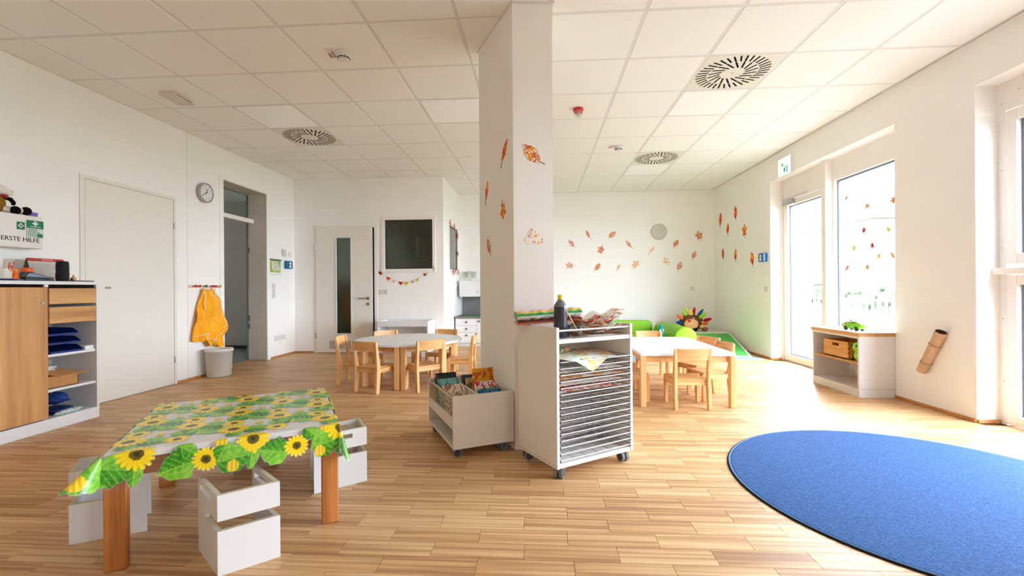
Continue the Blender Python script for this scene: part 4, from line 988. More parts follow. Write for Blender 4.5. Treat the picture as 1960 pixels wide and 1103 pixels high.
# ================================================================== CHILDREN'S CHAIRS AND TABLES
def make_chair(label):
    t = thing('child_chair', label, 'chair')
    for sx in (-1, 1):
        x0, x1 = (.126, .154) if sx > 0 else (-.154, -.126)
        obj('rear_leg', MB().prism([(-.165, 0), (-.122, 0), (-.094, .235), (-.100, .27), (-.146, .505), (-.158, .517), (-.172, .508), (-.150, .25)], x0, x1, 'x', bev=.004), BEECH, t)
        obj('front_leg', MB().prism([(.098, 0), (.138, 0), (.142, .235), (.134, .254), (.118, .259), (.102, .254), (.094, .235)], x0, x1, 'x', bev=.004), BEECH, t)
        obj('side_rail', MB().box((x0 + .003, -.10, .198), (x1 - .003, .10, .243), bev=.003), BEECHY, t)
    obj('rear_rail', MB().box((-.126, -.128, .200), (.126, -.108, .246), bev=.003), BEECHX, t)
    obj('front_rail', MB().box((-.126, .100, .200), (.126, .120, .246), bev=.003), BEECHX, t)
    obj('seat', MB().slab(lambda u, v: ((-.127 + .254 * u, -.134 + .268 * v, .250 - .008 * sin(pi * u) * sin(pi * min(1, v * 1.2)) ), (0, 0, 1)), 12, 10, .010), BEECHX, t)
    obj('backrest', MB().slab(lambda u, v: ((-.128 + .256 * u, -.122 - .20 * (.418 + .096 * v - .27) - .018 * sin(pi * u), .418 + .096 * v), (0, 1, .2)), 14, 4, .012), BEECHX, t)
    return t
chairs = [
 (-1.689, 4.490, 69, 'beech child chair front left at the round table, back turned to the camera', 'A'),
 (-1.214, 4.588, 131, 'beech child chair front right at the round table, standing behind the book trolley', 'A'),
 (-2.060, 4.860, 4, 'beech child chair at the far left side of the round table seen sideways', 'A'),
 (-.905, 5.020, 181, 'beech child chair at the right side of the round table close to the pillar', 'A'),
 (-1.830, 5.365, -50, 'beech child chair behind the round table in front of the white low shelf', 'A'),
 (-1.233, 5.510, -102, 'beech child chair behind the round table next to the play kitchen', 'A'),
 (1.260, 3.985, 92, 'beech child chair nearest at the rectangular table, pulled up to its front edge', 'B'),
 (1.560, 4.288, 189, 'beech child chair at the right side of the rectangular table, nearer one', 'B'),
 (1.588, 4.700, 203, 'beech child chair at the right side of the rectangular table, farther one', 'B'),
 (1.270, 5.230, -90, 'beech child chair at the far end of the rectangular table before the green sofa', 'B'),
 (.830, 4.235, 0, 'beech child chair at the left side of the rectangular table beside the front leg', 'B'),
 (.830, 4.730, 2, 'beech child chair at the left of the rectangular table, mostly hidden by the drying trolley', 'B')]
proto = None
for x, y, a, lab, g in chairs:
    if proto is None: c = proto = make_chair(lab)
    else: c = copy_tree(proto)
    c.location = (x, y, 0); c.rotation_euler = (0, 0, radians(a - 90)); c['label'] = lab
    c['group'] = 'beech chairs around the round table' if g == 'A' else 'beech chairs around the rectangular table'
# round table: two half tops pushed together
TC = (-1.50, 5.03); SEAM = radians(277)
for sgn, lab in ((1, 'right half of the round white children\'s table with wooden legs'), (-1, 'left half of the round white children\'s table with wooden legs')):
    t = thing('half_round_table', lab, 'table', (*TC, 0), SEAM, 'two half round tables pushed together')
    R = .595; g = .001 * sgn
    half = [(R * cos(a), sgn * abs(R * sin(a)) + g) for a in [pi * k / 28 for k in range(29)]]
    obj('table_top', MB().prism(half, .440, .465, 'z', bev=.003), WHITE, t)
    ar = [(.50 * cos(a), sgn * .50 * sin(a)) for a in [pi * (.05 + .9 * k / 14) for k in range(15)]]
    mb = MB()
    for p, q in zip(ar, ar[1:]):
        d = Vector((q[0] - p[0], q[1] - p[1], 0)); n_ = Vector((-d.y, d.x, 0)).normalized() * .009
        mb.prism([(p[0] - n_.x, p[1] - n_.y), (q[0] - n_.x, q[1] - n_.y), (q[0] + n_.x, q[1] + n_.y), (p[0] + n_.x, p[1] + n_.y)], .385, .440)
    mb.box((-.52, .012 if sgn > 0 else -.030, .385), (.52, .030 if sgn > 0 else -.012, .440))
    obj('apron', mb, LEGX if False else BEECHX, t)
    for a in (0, 1, 2, 3):
        th = (.0, 50, 118, 180)[a]; r = .535
        x, y = r * cos(radians(th)), sgn * r * sin(radians(th)) + sgn * (.033 if a in (0, 3) else 0)
        M = T(x, y, 0) @ RZ(0 if a in (0, 3) else sgn * radians(th))
        obj('table_leg', MB().box((-.035, -.028, 0), (.035, .028, .440), bev=.006, M=M), BEECH, t)
t = thing('rectangular_table', 'long white rectangular children\'s table with light wooden legs', 'table', (1.25, 4.553, 0))
hx, hy = .40, .652
obj('table_top', MB().prism(rrect(-hx, -hy, hx, hy, .012), .440, .465, 'z', bev=.003), WHITE, t)
obj('apron', MB().box((-hx + .05, -hy + .03, .385), (hx - .05, -hy + .05, .440)).box((-hx + .05, hy - .05, .385), (hx - .05, hy - .03, .440)).box((-hx + .03, -hy + .05, .385), (-hx + .05, hy - .05, .440)).box((hx - .05, -hy + .05, .385), (hx - .03, hy - .05, .440)), BEECHX, t)
for sx in (-1, 1):
    for sy in (-1, 1):
        obj('table_leg', MB().box((min(sx * hx, sx * (hx - .05)), min(sy * hy, sy * (hy - .05)), 0), (max(sx * hx, sx * (hx - .05)), max(sy * hy, sy * (hy - .05)), .440), bev=.005), BEECH, t)

# ---- white low shelf against the middle wall
t = thing('low_shelf', 'white low open shelf with raised rim against the middle wall', 'shelf', (-2.10, 6.905, 0))
hx, hy = .395, .205
obj('side_panel', MB().box((-hx, -hy, 0), (-hx + .02, hy, .545), bev=.001), WHITE, t); obj('side_panel', MB().box((hx - .02, -hy, 0), (hx, hy, .545), bev=.001), WHITE, t)
obj('front_rim', MB().box((-hx + .02, -hy, .462), (hx - .02, -hy + .02, .545), bev=.001), WHITE, t); obj('back_panel', MB().box((-hx + .02, hy - .012, .06), (hx - .02, hy, .545)), WHITE, t)
obj('shelf_board', MB().box((-hx + .02, -hy + .02, .48), (hx - .02, hy - .012, .5)), WHITE, t); obj('bottom_board', MB().box((-hx + .02, -hy + .002, .06), (hx - .02, hy - .012, .08)), WHITE, t)
obj('plinth', MB().box((-hx + .02, -hy + .01, 0), (hx - .02, -hy + .025, .06)), WHITE, t)

# ---- play kitchen in the niche behind the pillar
KX0, KX1, KF, KB = -1.527, -.45, 7.935, 8.55
t = thing('play_kitchen_unit', 'white low kitchen unit with grey worktop and drawers behind the pillar', 'kitchen unit', (0, 0, 0))
obj('carcass', MB().box((KX0 + .005, KF + .02, .06), (KX1, KB, .500)), WHITE, t)
obj('plinth', MB().box((KX0 + .01, KF + .05, 0), (KX1, KF + .07, .06)), WHITE, t)
obj('worktop', MB().box((KX0 - .004, KF - .012, .500), (KX1, KB, .535), bev=.002), plain('worktop_grey', (122, 120, 116), .5, .4, var=.08), t)
def knob(M, p): return obj('knob', MB().cyl((0, 0, 0), (0, -.006, 0), .016, n=18, M=M).cyl((0, -.006, 0), (0, -.02, 0), .020, .017, n=18, M=M).cyl((0, -.0201, 0), (0, -.0205, 0), .007, n=10, mi=1, M=M), [STEEL, BLACK], p)
for z0, z1 in ((.378, .497), (.256, .374), (.066, .252)):
    d = obj('drawer', MB().box((KX0 + .006, KF, z0), (-1.142, KF + .02, z1), bev=.002), WHITE, t); knob(T(-1.325, KF, (z0 + z1) / 2 if z0 > .1 else .20), d)
for x0, x1 in ((-1.138, -.80), (-.796, KX1)):
    d = obj('cupboard_door', MB().box((x0, KF, .066), (x1, KF + .02, .497), bev=.002), WHITE, t); knob(T(x0 + .04, KF, .45), d)
obj('backsplash', MB().box((-1.50, KB - .01, .535), (KX1, KB, .885)), plain('backsplash_slate', (112, 114, 116), .4, .5, var=.14, nscale=6), t)
tag(obj('green_mat', MB().slab(lambda u, v: ((-1.45 + .5 * u, 8.05 + .35 * v, .5405 + .003 * (1 + sin(u * 9))), (0, 0, 1)), 8, 4, .004), plain('green_felt', (88, 138, 84), .8, .1), None), 'thin green mat lying on the grey kitchen worktop', 'mat')
t = thing('wall_cupboard', 'white wall cupboard above the play kitchen with one small knob', 'cupboard', (0, 0, 0))
obj('carcass', MB().box((-1.497, 8.22, .885), (KX1, KB, 1.186)), WHITE, t)
d = obj('cupboard_door', MB().box((-1.495, 8.20, .889), (-1.08, 8.22, 1.183), bev=.002), WHITE, t); knob(T(-1.165, 8.20, .975) @ Matrix.Scale(.6, 4), d)
obj('cupboard_door', MB().box((-1.076, 8.20, .889), (KX1, 8.22, 1.183), bev=.002), WHITE, t)
t = thing('glass_rack', 'wire rack with upturned glasses on the white wall cupboard', 'rack', (-1.33, 8.36, 1.187))
mb = MB().lathe([(.001, 0), (.05, 0), (.05, .008), (.001, .010)], 20).cyl((0, 0, 0), (0, 0, .19), .005, n=8).tube([(.14 * cos(a), .09 * sin(a), .165) for a in [k * pi / 12 for k in range(24)]], .003, 6, closed=True)
obj('stand', mb, STEEL, t)
for k in range(6):
    a = k * pi / 3; obj('glass', MB().lathe([(.028, .045), (.032, .155), (.028, .158), (.001, .158), (.001, .156), (.027, .155), (.026, .046)], 16, 0, T(.10 * cos(a), .06 * sin(a), 0)), GLASSC, t)

# ================================================================== SOFT CORNER
t = thing('floor_mat', 'thin grey blue floor mat in front of the green ramp', 'mat')
obj('mat', MB().prism([(.75, 6.42), (3.115, 6.47), (3.00, 6.92), (3.0, 7.35), (.75, 7.35)], .001, .022, 'z', bev=.004), BLUEMAT, t)
t = thing('soft_ramp', 'green leather ramp with white edging in the room corner', 'ramp')
A0, B0, C0_, D0 = Vector((2.295, 6.64, .024)), Vector((3.03, 6.64, .024)), Vector((3.165, 7.74, .262)), Vector((2.295, 7.74, .262))
mb = MB().add([A0, B0, C0_, D0, (2.295, 7.74, .023), (3.165, 7.74, .023)], [(0, 1, 2, 3), (0, 3, 4), (1, 5, 2), (3, 2, 5, 4), (0, 4, 5, 1)])
obj('foam_wedge', mb, plain('white_leather', (232, 232, 226), .5, .4), t)
def inset(p, q, r, s_, k):
    c = (p + q + r + s_) / 4; f = lambda v, a, b: v + (c - v).normalized() * k
    return [f(p, 0, 0), f(q, 0, 0), f(r, 0, 0), f(s_, 0, 0)]
n_ = (B0 - A0).cross(D0 - A0).normalized()
pi_ = [v + n_ * .002 for v in inset(A0, B0, C0_, D0, .045)]
obj('ramp_cover', MB().add(pi_ + [v - n_ * .01 for v in pi_], [(0, 1, 2, 3), (0, 4, 5, 1), (1, 5, 6, 2), (2, 6, 7, 3), (3, 7, 4, 0)]), GREENRAMP, t)
tag(obj('soft_platform', MB().prism([(2.295, 7.75), (3.20, 7.75), (3.20, 8.54), (2.295, 8.54)], .0, .260, 'z', bev=.012, seg=2, smooth=True), plain('platform_grey_leather', (216, 216, 208), .5, .4), None), 'low pale grey foam platform behind the green ramp carrying the plush hedgehog', 'platform')
# plush hedgehog with coloured spikes
t = thing('plush_hedgehog', 'big plush hedgehog with colourful felt spikes on the corner platform', 'plush toy', (2.66, 8.05, .266))
HB = plain('hedgehog_brown', (112, 74, 46), .95, .1, var=.2, nscale=30, bump=.4)
body = obj('body', MB().ball((0, .06, .14), (.21, .15, .145), 24).ball((-.06, -.02, .22), (.13, .10, .07), 16), HB, t)
obj('face', MB().ball((-.055, -.10, .125), (.125, .055, .095), 20), plain('hedgehog_peach', (226, 172, 120), .9, .1), t)
obj('nose', MB().ball((-.10, -.155, .185), .024, 12), plain('nose_red', (206, 30, 50), .7), t)
for x, z in ((-.02, .195), (.13, .13)): obj('eye', MB().ball((x, -.125, z + .03), .018, 10).ball((x, -.140, z + .032), .008, 8, mi=1), [plain('eye_cream', (226, 206, 180), .6), BLACK], t)
def spike(a, r0, ln, wd, c, y=-.03):
    d = Vector((cos(radians(a)), 0, sin(radians(a)))); p = Vector((-.02, y, .13)) + d * r0
    pr = [(.001, 0), (wd * .8, .02 * ln / .15), (wd, ln * .35), (wd * .85, ln * .7), (wd * .4, ln * .95), (.001, ln)]
    q = d.to_track_quat('Z', 'Y').to_matrix().to_4x4(); q.translation = p
    obj('spike', MB().lathe(pr, 14, 0, q), plain('felt_%d_%d_%d' % c, c, .9, .1), t)
for s_ in ((176, .16, .11, .034, (24, 66, 140)), (150, .15, .15, .032, (238, 116, 44)), (126, .15, .13, .032, (170, 204, 70)), (98, .12, .14, .046, (226, 196, 110)), (80, .14, .15, .026, (186, 24, 40)),
           (52, .17, .15, .026, (20, 88, 150)), (38, .15, .16, .040, (164, 208, 60)), (14, .20, .15, .030, (176, 24, 36)), (2, .16, .12, .040, (238, 112, 36)), (112, .2, .10, .026, (190, 214, 100))): spike(*s_)
for x in (-.02, .15): obj('foot', MB().ball((x + .02, -.10, .035), (.055, .05, .035), 14), BLKP if x < 0 else HB, t)
obj('paw', MB().ball((.13, -.11, .085), (.05, .035, .035), 12), plain('hedgehog_peach', (226, 172, 120)), t)
# green sofa pieces
t = thing('foam_sofa', 'lime green children\'s foam sofa against the back wall', 'sofa', (1.42, 7.98, 0))
obj('backrest', MB().prism(rrect(-.54, .02, .54, .455, .085, 8), .0, .16, 'y', bev=.02, seg=3, smooth=True), GREEN, t)
obj('seat', MB().prism(rrect(-.54, .02, .43, .24, .03, 4), -.52, -.005, 'y', bev=.015, seg=2, smooth=True), GREEN, t)
t = thing('foam_bolster', 'lime green rounded foam bolster seat beside the green ramp', 'bolster', (2.115, 6.68, 0), 0)
prof = [(-.15, .024), (.15, .024), (.165, .10), (.165, .28)] + [(.165 * cos(a), .28 + .165 * sin(a)) for a in [pi * k / 14 for k in range(1, 14)]] + [(-.165, .28), (-.165, .10)]
obj('cushion', MB().prism(prof, 0, 1.25, 'y', bev=.02, seg=3, smooth=True), GREEN, t)
t = thing('plush_bird', 'slim turquoise plush bird with yellow wing leaning at the green foam bolster', 'plush toy', (1.815, 6.90, .0225)); t.scale = (.82, .82, 1.72)
TQ = plain('plush_turquoise', (14, 128, 142), .9, .1, bump=.3)
obj('body', MB().lathe([(.001, 0), (.06, .0), (.07, .03), (.062, .12), (.045, .16), (.001, .165)], 18), TQ, t)
hd = obj('head', MB().ball((0, 0, .19), (.055, .05, .05), 16).ball((.0, 0, .235), (.03, .03, .025), 10), TQ, t)
for x in (-.03, .025): obj('eye', MB().ball((x, -.045, .205), .016, 10).ball((x, -.06, .205), .007, 8, mi=1), [plain('eye_pale', (206, 230, 226), .5), BLACK], hd)
obj('wing', MB().ball((-.075, -.02, .165), (.045, .025, .035), 12), plain('plush_yellow', (214, 206, 90), .9), t)

# ================================================================== RIGHT: LOW SHELF CABINET IN THE WINDOW NICHE
RX, RB_, RY0, RY1 = 2.925, 3.30, 4.318, 5.03
t = thing('window_cabinet', 'white low open cabinet with oak edged top below the side light', 'cabinet')
mb = MB().box((RX, RY0, 0), (XR - .004, RY0 + .022, .560), bev=.001).box((RX, RY1 - .022, 0), (RB_, RY1, .560), bev=.001).box((RB_ - .012, RY0 + .022, 0), (RB_, RY1 - .022, .560)).box((RX, RY0 + .022, .055), (RB_ - .012, RY1 - .022, .075)).box((RX, RY0 + .022, .542), (RB_ - .012, RY1 - .022, .560)).box((RX + .004, RY0 + .022, 0), (RX + .02, RY1 - .022, .056)).box((XR - .004, RY0, 0), (RB_, RY0 + .02, .56))
obj('carcass', mb, WHITE, t)
obj('plinth_line', MB().box((RX + .012, RY0 - .0008, .074), (XR - .004, RY0 + .001, .077)), GREY, t)
obj('top_board', MB().box((RX - .006, RY0 - .004, .560), (RB_, RY1 + .004, .597), bev=.001), WHITE, t)
obj('oak_edging', MB().box((RX - .010, RY0 - .008, .561), (RX - .006, RY1 + .006, .596), bev=.0005).box((RX - .006, RY0 - .008, .561), (XR - .003, RY0 - .004, .596), bev=.0005), OAKY, t)
obj('shelf', MB().box((RX + .006, RY0 + .023, .300), (RB_ - .014, RY1 - .023, .319), bev=.001), OAKY, t)
mb = MB()
for x in (RX + .05, RB_ - .07):
    for k in range(12): mb.cyl((x, RY1 - .022, .12 + .035 * k), (x, RY1 - .0232, .12 + .035 * k), .003, n=8)
obj('shelf_pin_holes', mb, GREY, t)
t = thing('wooden_box', 'light wooden box with hand hole on the oak shelf of the low cabinet', 'box', (3.09, 4.70, .3195), radians(0))
BXW = wood('box_beech', (222, 168, 96), (206, 146, 74), (176, 116, 54), 1)
hx, hy, hz, th = .135, .19, .165, .012
obj('bottom', MB().box((-hx, -hy, 0), (hx, hy, .01)), BXW, t)
fr = MB().box((-hx, hy - th, 0), (hx, hy, .115)).box((-hx, hy - th, .142), (hx, hy, hz)).box((-hx, hy - th, .115), (-.045, hy, .142)).box((.045, hy - th, .115), (hx, hy, .142))
obj('end_panel', MB().box((-hx, hy - th, 0), (hx, hy, hz)), BXW, t); obj('end_panel', MB().box((-hx, -hy, 0), (hx, -hy + th, hz)), BXW, t)
obj('side_panel', MB().box((hx - th, -hy + th, 0), (hx, hy - th, hz)), BXW, t)
mb = MB().box((-hx, -hy + th, 0), (-hx + th, hy - th, .112)).box((-hx, -hy + th, .140), (-hx + th, hy - th, hz)).box((-hx, .05, .112), (-hx + th, hy - th, .140)).box((-hx, -hy + th, .112), (-hx + th, -.05, .140))
obj('front_panel', mb, BXW, t)
mb = MB()
for k in range(7):
    if k % 2 == 0: mb.box((-hx - .0006, -hy - .0006, k * hz / 7), (-hx + th, -hy + th, (k + 1) * hz / 7)); mb.box((-hx - .0006, hy - th, k * hz / 7), (-hx + th, hy + .0006, (k + 1) * hz / 7))
obj('finger_joints', mb, wood('box_end_grain', (186, 126, 64), (166, 106, 48), (140, 84, 36), 2), t)['kind'] = 'stuff'
LIME = plain('toy_lime', (140, 214, 40), .35, .5); LIMED = plain('toy_lime_dark', (70, 140, 40), .4)
t = thing('toy_animal', 'round lime green toy at the front edge of the oak shelf', 'toy', (2.985, 4.395, .3195), radians(0))
obj('body', MB().ball((0, 0, .055), (.045, .05, .055), 16), LIME, t); obj('head', MB().ball((-.012, .01, .135), (.042, .044, .048), 16), LIME, t)
for y in (-.02, .03): obj('eye', MB().ball((-.048, y, .15), .008, 8), BLACK, t)
t = thing('toy_car', 'lime green crocodile shaped toy car on the low cabinet top', 'toy car', (3.03, 4.55, .5975), radians(98))
obj('body', MB().prism([(-.10, .018), (.075, .018), (.11, .03), (.115, .05), (.095, .066), (.06, .082), (.035, .090), (.02, .082), (-.01, .088), (-.06, .090), (-.10, .075), (-.118, .045)], -.035, .035, 'y', bev=.010, seg=3, smooth=True), LIME, t)
obj('neck_groove', MB().box((.010, -.0356, .02), (.014, .0356, .085)), LIMED, t)
for x in (-.068, -.045, -.022): obj('back_stripe', MB().box((x, -.0363, .068), (x + .012, .0363, .0905), bev=.002), LIMED, t)
for s_ in (-1, 1):
    obj('eye', MB().ball((.05, s_ * .036, .062), .011, 10), plain('toy_eye_orange', (220, 120, 60), .4), t)
    obj('mouth', MB().box((.06, s_ * .0345 - .002, .040), (.108, s_ * .0345 + .002, .046)), WHITE, t)
    for x in (-.068, .055): obj('wheel', MB().cyl((x, s_ * .024, .021), (x, s_ * .037, .021), .021, n=18).cyl((x, s_ * .037, .021), (x, s_ * .0385, .021), .010, n=12, mi=1), [BLACKR, LIMED], t)
obj('ear_tuft', MB().ball((.028, 0, .095), (.010, .012, .008), 8), plain('toy_brown', (130, 84, 60), .5), t)

# ================================================================== ROUND BLUE RUG
def rug_mat():
    t = NT('blue_loop_carpet'); v = t.mapping((1, 1, 1))
    n = t.noise(v, 260, 3, .7); n2 = t.noise(v, 90, 2, .5)
    f = t.math('ADD', t.math('MULTIPLY', n, .7), t.math('MULTIPLY', n2, .3))
    t.l(t.ramp(f, [(.34, lin((18, 52, 98))), (.5, lin((34, 78, 134))), (.64, lin((66, 112, 168)))]), t.b.inputs['Base Color'])
    t.set(.9, .15); t.b.inputs['Sheen Weight'].default_value = .06; t.b.inputs['Sheen Roughness'].default_value = .5
    t.bump(f, .7, .004); return t.m
t = thing('round_rug', 'large round blue carpet with dark edging on the floor at the right', 'rug', (1.961, 2.384, 0))
obj('pile', MB().lathe([(.001, .008), (.5, .008), (.905, .008), (.914, .0075), (.918, .002)], 128), rug_mat(), t)
obj('edge_welt', MB().lathe([(.9145, .0072), (.9185, .0092), (.9225, .0082), (.924, .0055)], 128), plain('welt_light_blue', (96, 136, 184), .8, .2), t)
obj('edge_binding', MB().lathe([(.9235, .0065), (.930, .005), (.932, .0005), (.915, .0005)], 128), plain('binding_dark', (26, 28, 34), .8, .2), t)
# ================================================================== LOW TABLE WITH THE SUNFLOWER OILCLOTH
TCX, TCY, TA = -1.453, 2.086, radians(30.3)
TW, TD, TH = .80, .83, .430
t = thing('craft_table', 'low square table with stained wooden legs under the sunflower oilcloth', 'table', (TCX, TCY, 0), TA)
hx, hy = TW / 2, TD / 2
obj('table_top', MB().prism(rrect(-hx, -hy, hx, hy, .006), TH - .026, TH, 'z', bev=.002), WHITE, t)
obj('apron', MB().box((-hx + .03, -hy + .022, .335), (hx - .03, -hy + .042, TH - .026)).box((-hx + .03, hy - .042, .335), (hx - .03, hy - .022, TH - .026)), LEGX, t)
obj('apron', MB().box((-hx + .022, -hy + .03, .335), (-hx + .042, hy - .03, TH - .026)).box((hx - .042, -hy + .03, .335), (hx - .022, hy - .03, TH - .026)), LEGX, t)
for sx in (-1, 1):
    for sy in (-1, 1):
        a, b = sorted((sx * hx, sx * (hx - .068))); c, d = sorted((sy * hy, sy * (hy - .042)))
        ch = .014
        poly = [(a, c), (b, c), (b, d), (a, d)]
        if sx > 0: poly = [(a, c), (b, c), (b, d), (a, d)]
        obj('table_leg', MB().prism(poly, 0, TH - .026, 'z', bev=.004), LEGW, t)
# cloth surface in arc-length coordinates
OV = .135
def hang(d, k):                                        # distance past the edge -> (outward, downward)
    r = .012
    if d < r: return d * .8, d * .35
    return r * .8 + (d - r) * k, r * .35 + (d - r) * sqrt(max(0, 1 - k * k))
def cloth(x, y):
    ex = max(0, abs(x) - hx); ey = max(0, abs(y) - hy); bx = min(max(x, -hx), hx); by = min(max(y, -hy), hy)
    z = TH + .0012 + .0012 * sin(x * 23 + y * 9) * sin(y * 17 - x * 5) * .5 + .0006
    sx, sy = (1 if x > 0 else -1), (1 if y > 0 else -1)
    if ex == 0 and ey == 0: return (x, y, z)
    if ex > 0 and ey > 0:
        r = sqrt(ex * ex + ey * ey); th = atan2(ey, ex); m = sin(2 * th)
        K = .80 if (sx < 0 and sy < 0) else (.30 if sy < 0 else .45)
        k0 = .10 + (K - .10) * m ** 1.2
        o, d = hang(r, k0); tw = th + .25 * (th - pi / 4) * m
        return (bx + sx * cos(tw) * o, by + sy * sin(tw) * o, z - d)
    if ex > 0:
        o, d = hang(ex, .10 + .05 * sin(y * 14)); return (bx + sx * o, y, z - d)
    o, d = hang(ey, .10 + .06 * sin(x * 12 + 1)); return (x, by + sy * o, z - d)
NX = NY = 330
u = np.linspace(-hx - OV, hx + OV, NX + 1); v = np.linspace(-hy - OV, hy + OV, NY + 1)
U, V = np.meshgrid(u, v)
IMG = np.zeros(U.shape + (4,)); IMG[..., :3] = (.86, .87, .84); IMG[..., 3] = 0.03
def put(mask, col):
    IMG[mask, :3] = col if np.ndim(col) == 1 else col[mask]; IMG[mask, 3] = .97
nz = np.sin(U * 130 + np.sin(V * 90) * 2) * np.sin(V * 140 + np.sin(U * 70) * 2)
def local(cx, cy, ang):
    c, s_ = cos(ang), sin(ang); X, Y = U - cx, V - cy
    return X * c + Y * s_, -X * s_ + Y * c
def leafp(cx, cy, L, W, ang, lobes=True):
    X, Y = local(cx, cy, ang); q = np.clip((X + L * .35) / L, 0, 1)
    wdt = W * np.sin(pi * q ** .75) * (1 + (.22 * np.abs(np.sin(q * 11)) if lobes else 0))
    m = (X > -L * .35) & (X < L * .65) & (np.abs(Y) < wdt)
    vein = (np.abs(Y) < .0022) | (np.abs(((X * 1.0 - np.abs(Y) * .9) % .026) - .013) < .0016)
    base = np.array(lin((78, 168, 36))); lite = np.array(lin((150, 212, 72))); dark = np.array(lin((38, 122, 30)))
    k = np.clip(.5 + .45 * nz + .4 * (np.abs(Y) / (W + 1e-6) - .4), 0, 1)[..., None]
    col = base * (1 - k) + np.where(((Y > 0)[..., None]), lite, dark) * k
    col = np.where(vein[..., None], lite * .9, col)
    put(m, col)
def flower(cx, cy, R, ph=0., tilt=1.0):
    X, Y = U - cx, (V - cy) * tilt; r = np.hypot(X, Y); th = np.arctan2(Y, X) + ph
    lim = R * (.70 + .30 * np.abs(np.cos(th * 8)) ** .7 * (1 + .12 * np.sin(th * 3)))
    k = np.clip(.5 + .5 * np.cos(th * 16 + 1) * .8, 0, 1)[..., None] * np.clip(r / R, 0, 1)[..., None]
    col = np.array(lin((246, 206, 14))) * (1 - k) + np.array(lin((255, 240, 44))) * k
    put(r < lim, col)
    kd = np.clip(.5 + .5 * np.sin(r * 900) * np.cos(th * 21), 0, 1)[..., None]
    put(r < R * .36, np.array(lin((84, 72, 22))) * (1 - kd) + np.array(lin((120, 100, 30))) * kd)
    put(r < R * .15, np.array(lin((56, 50, 18))))
def bud(cx, cy, R):
    leafp(cx, cy - R * .8, R * 2.2, R * .9, pi / 2, False)
    X, Y = U - cx, V - cy; r = np.hypot(X, Y * .9)
    k = np.clip(.5 + .5 * np.sin(X * 420), 0, 1)[..., None]
    put(r < R, np.array(lin((226, 178, 20))) * (1 - k) + np.array(lin((250, 226, 60))) * k)
cell = .35
for j, vv in enumerate(np.arange(-hy + .135, hy + OV, .145)):
    for i, uu in enumerate(np.arange(-hx - .30, hx + .35, cell)):
        x = uu + (cell * .5 if j % 2 else 0) + .01 * sin(i * 5 + j)
        leafp(x - .07, vv + .02, .12, .045, 2.6); leafp(x + .075, vv - .03, .13, .048, -.3); leafp(x + .17, vv + .03, .12, .045, .6); leafp(x + .01, vv - .075, .09, .03, -1.7)
        flower(x, vv, .062, i + j); flower(x + .165, vv - .045, .045, i * 2 + j); bud(x + .235, vv + .02, .018); bud(x + .09, vv + .06, .016)
# clear strip over the front rim, then the bordered front edge
clear = (V > -hy - .004) & (V < -hy + .028); IMG[clear, :3] = (.86, .87, .84); IMG[clear, 3] = .04
clear = V < -hy - .004; IMG[clear, :3] = (.86, .87, .84); IMG[clear, 3] = .04
e0 = -hy
for x, kind in ((-.43, 'L'), (-.30, 'F'), (-.165, 'l'), (-.085, 'f'), (.075, 'F'), (.155, 'r'), (.235, 'f'), (.315, 'l2'), (.41, 'F'), (.47, 'c')):
    if kind == 'F': leafp(x - .005, e0 - .085, .09, .026, -1.7, False); flower(x, e0 - .018, .062, x * 9)
    if kind == 'f': flower(x, e0 - .072, .047, x * 7)
    if kind == 'l': leafp(x + .0, e0 - .085, .12, .055, 3.4); leafp(x + .012, e0 - .022, .085, .032, -.6, False)
    if kind == 'l2': leafp(x - .03, e0 - .018, .085, .034, -.9, False); bud(x + .03, e0 - .012, .020); leafp(x + .015, e0 - .082, .115, .052, .2); bud(x + .01, e0 - .108, .021)
    if kind == 'r': leafp(x + .01, e0 - .085, .12, .050, 2.9)
    if kind == 'L': leafp(x - .01, e0 - .045, .15, .075, -2.4); leafp(x + .06, e0 - .06, .11, .055, -.2); bud(x - .04, e0 - .085, .026); leafp(x - .10, e0 - .02, .10, .03, 3.0, False)
    if kind == 'c': leafp(x + .01, e0 - .065, .12, .055, -1.2); leafp(x - .06, e0 - .085, .08, .026, -1.7, False)
leafp(-.01, e0 - .085, .125, .055, .1); bud(-.035, e0 - .012, .021); bud(.005, e0 - .112, .021); leafp(-.03, e0 - .05, .07, .028, -2.0)
vs = [cloth(U[j, i], V[j, i]) for j in range(NY + 1) for i in range(NX + 1)]
fs = [(j * (NX + 1) + i, j * (NX + 1) + i + 1, (j + 1) * (NX + 1) + i + 1, (j + 1) * (NX + 1) + i) for j in range(NY) for i in range(NX)]
me = bpy.data.meshes.new('oilcloth'); me.from_pydata(vs, [], fs); me.polygons.foreach_set('use_smooth', [True] * len(fs))
at = me.color_attributes.new('print', 'FLOAT_COLOR', 'POINT'); at.data.foreach_set('color', IMG.astype(np.float32).reshape(-1))
def cloth_mat():
    t = NT('sunflower_print_film'); t.m.blend_method = 'HASHED' if hasattr(t.m, 'blend_method') else t.m.blend_method
    a = t.n('ShaderNodeAttribute'); a.attribute_name = 'print'
    t.l(a.outputs['Color'], t.b.inputs['Base Color']); t.set(.25, .5)
    tr = t.n('ShaderNodeBsdfTransparent'); tr.inputs[0].default_value = (1, 1, 1, 1); mx = t.n('ShaderNodeMixShader')
    v = t.noise(t.mapping((1, 1, 1)), 22, 3); t.bump(v, .25, .004)
    t.l(a.outputs['Alpha'], mx.inputs[0]); t.l(tr.outputs[0], mx.inputs[1]); t.l(t.b.outputs[0], mx.inputs[2]); t.l(mx.outputs[0], t.out.inputs[0])
    return t.m
me.materials.append(cloth_mat())
tag(obj('oilcloth', me, None, None, (TCX, TCY, 0), TA), 'transparent oilcloth printed with yellow sunflowers and green leaves on the low table', 'tablecloth')

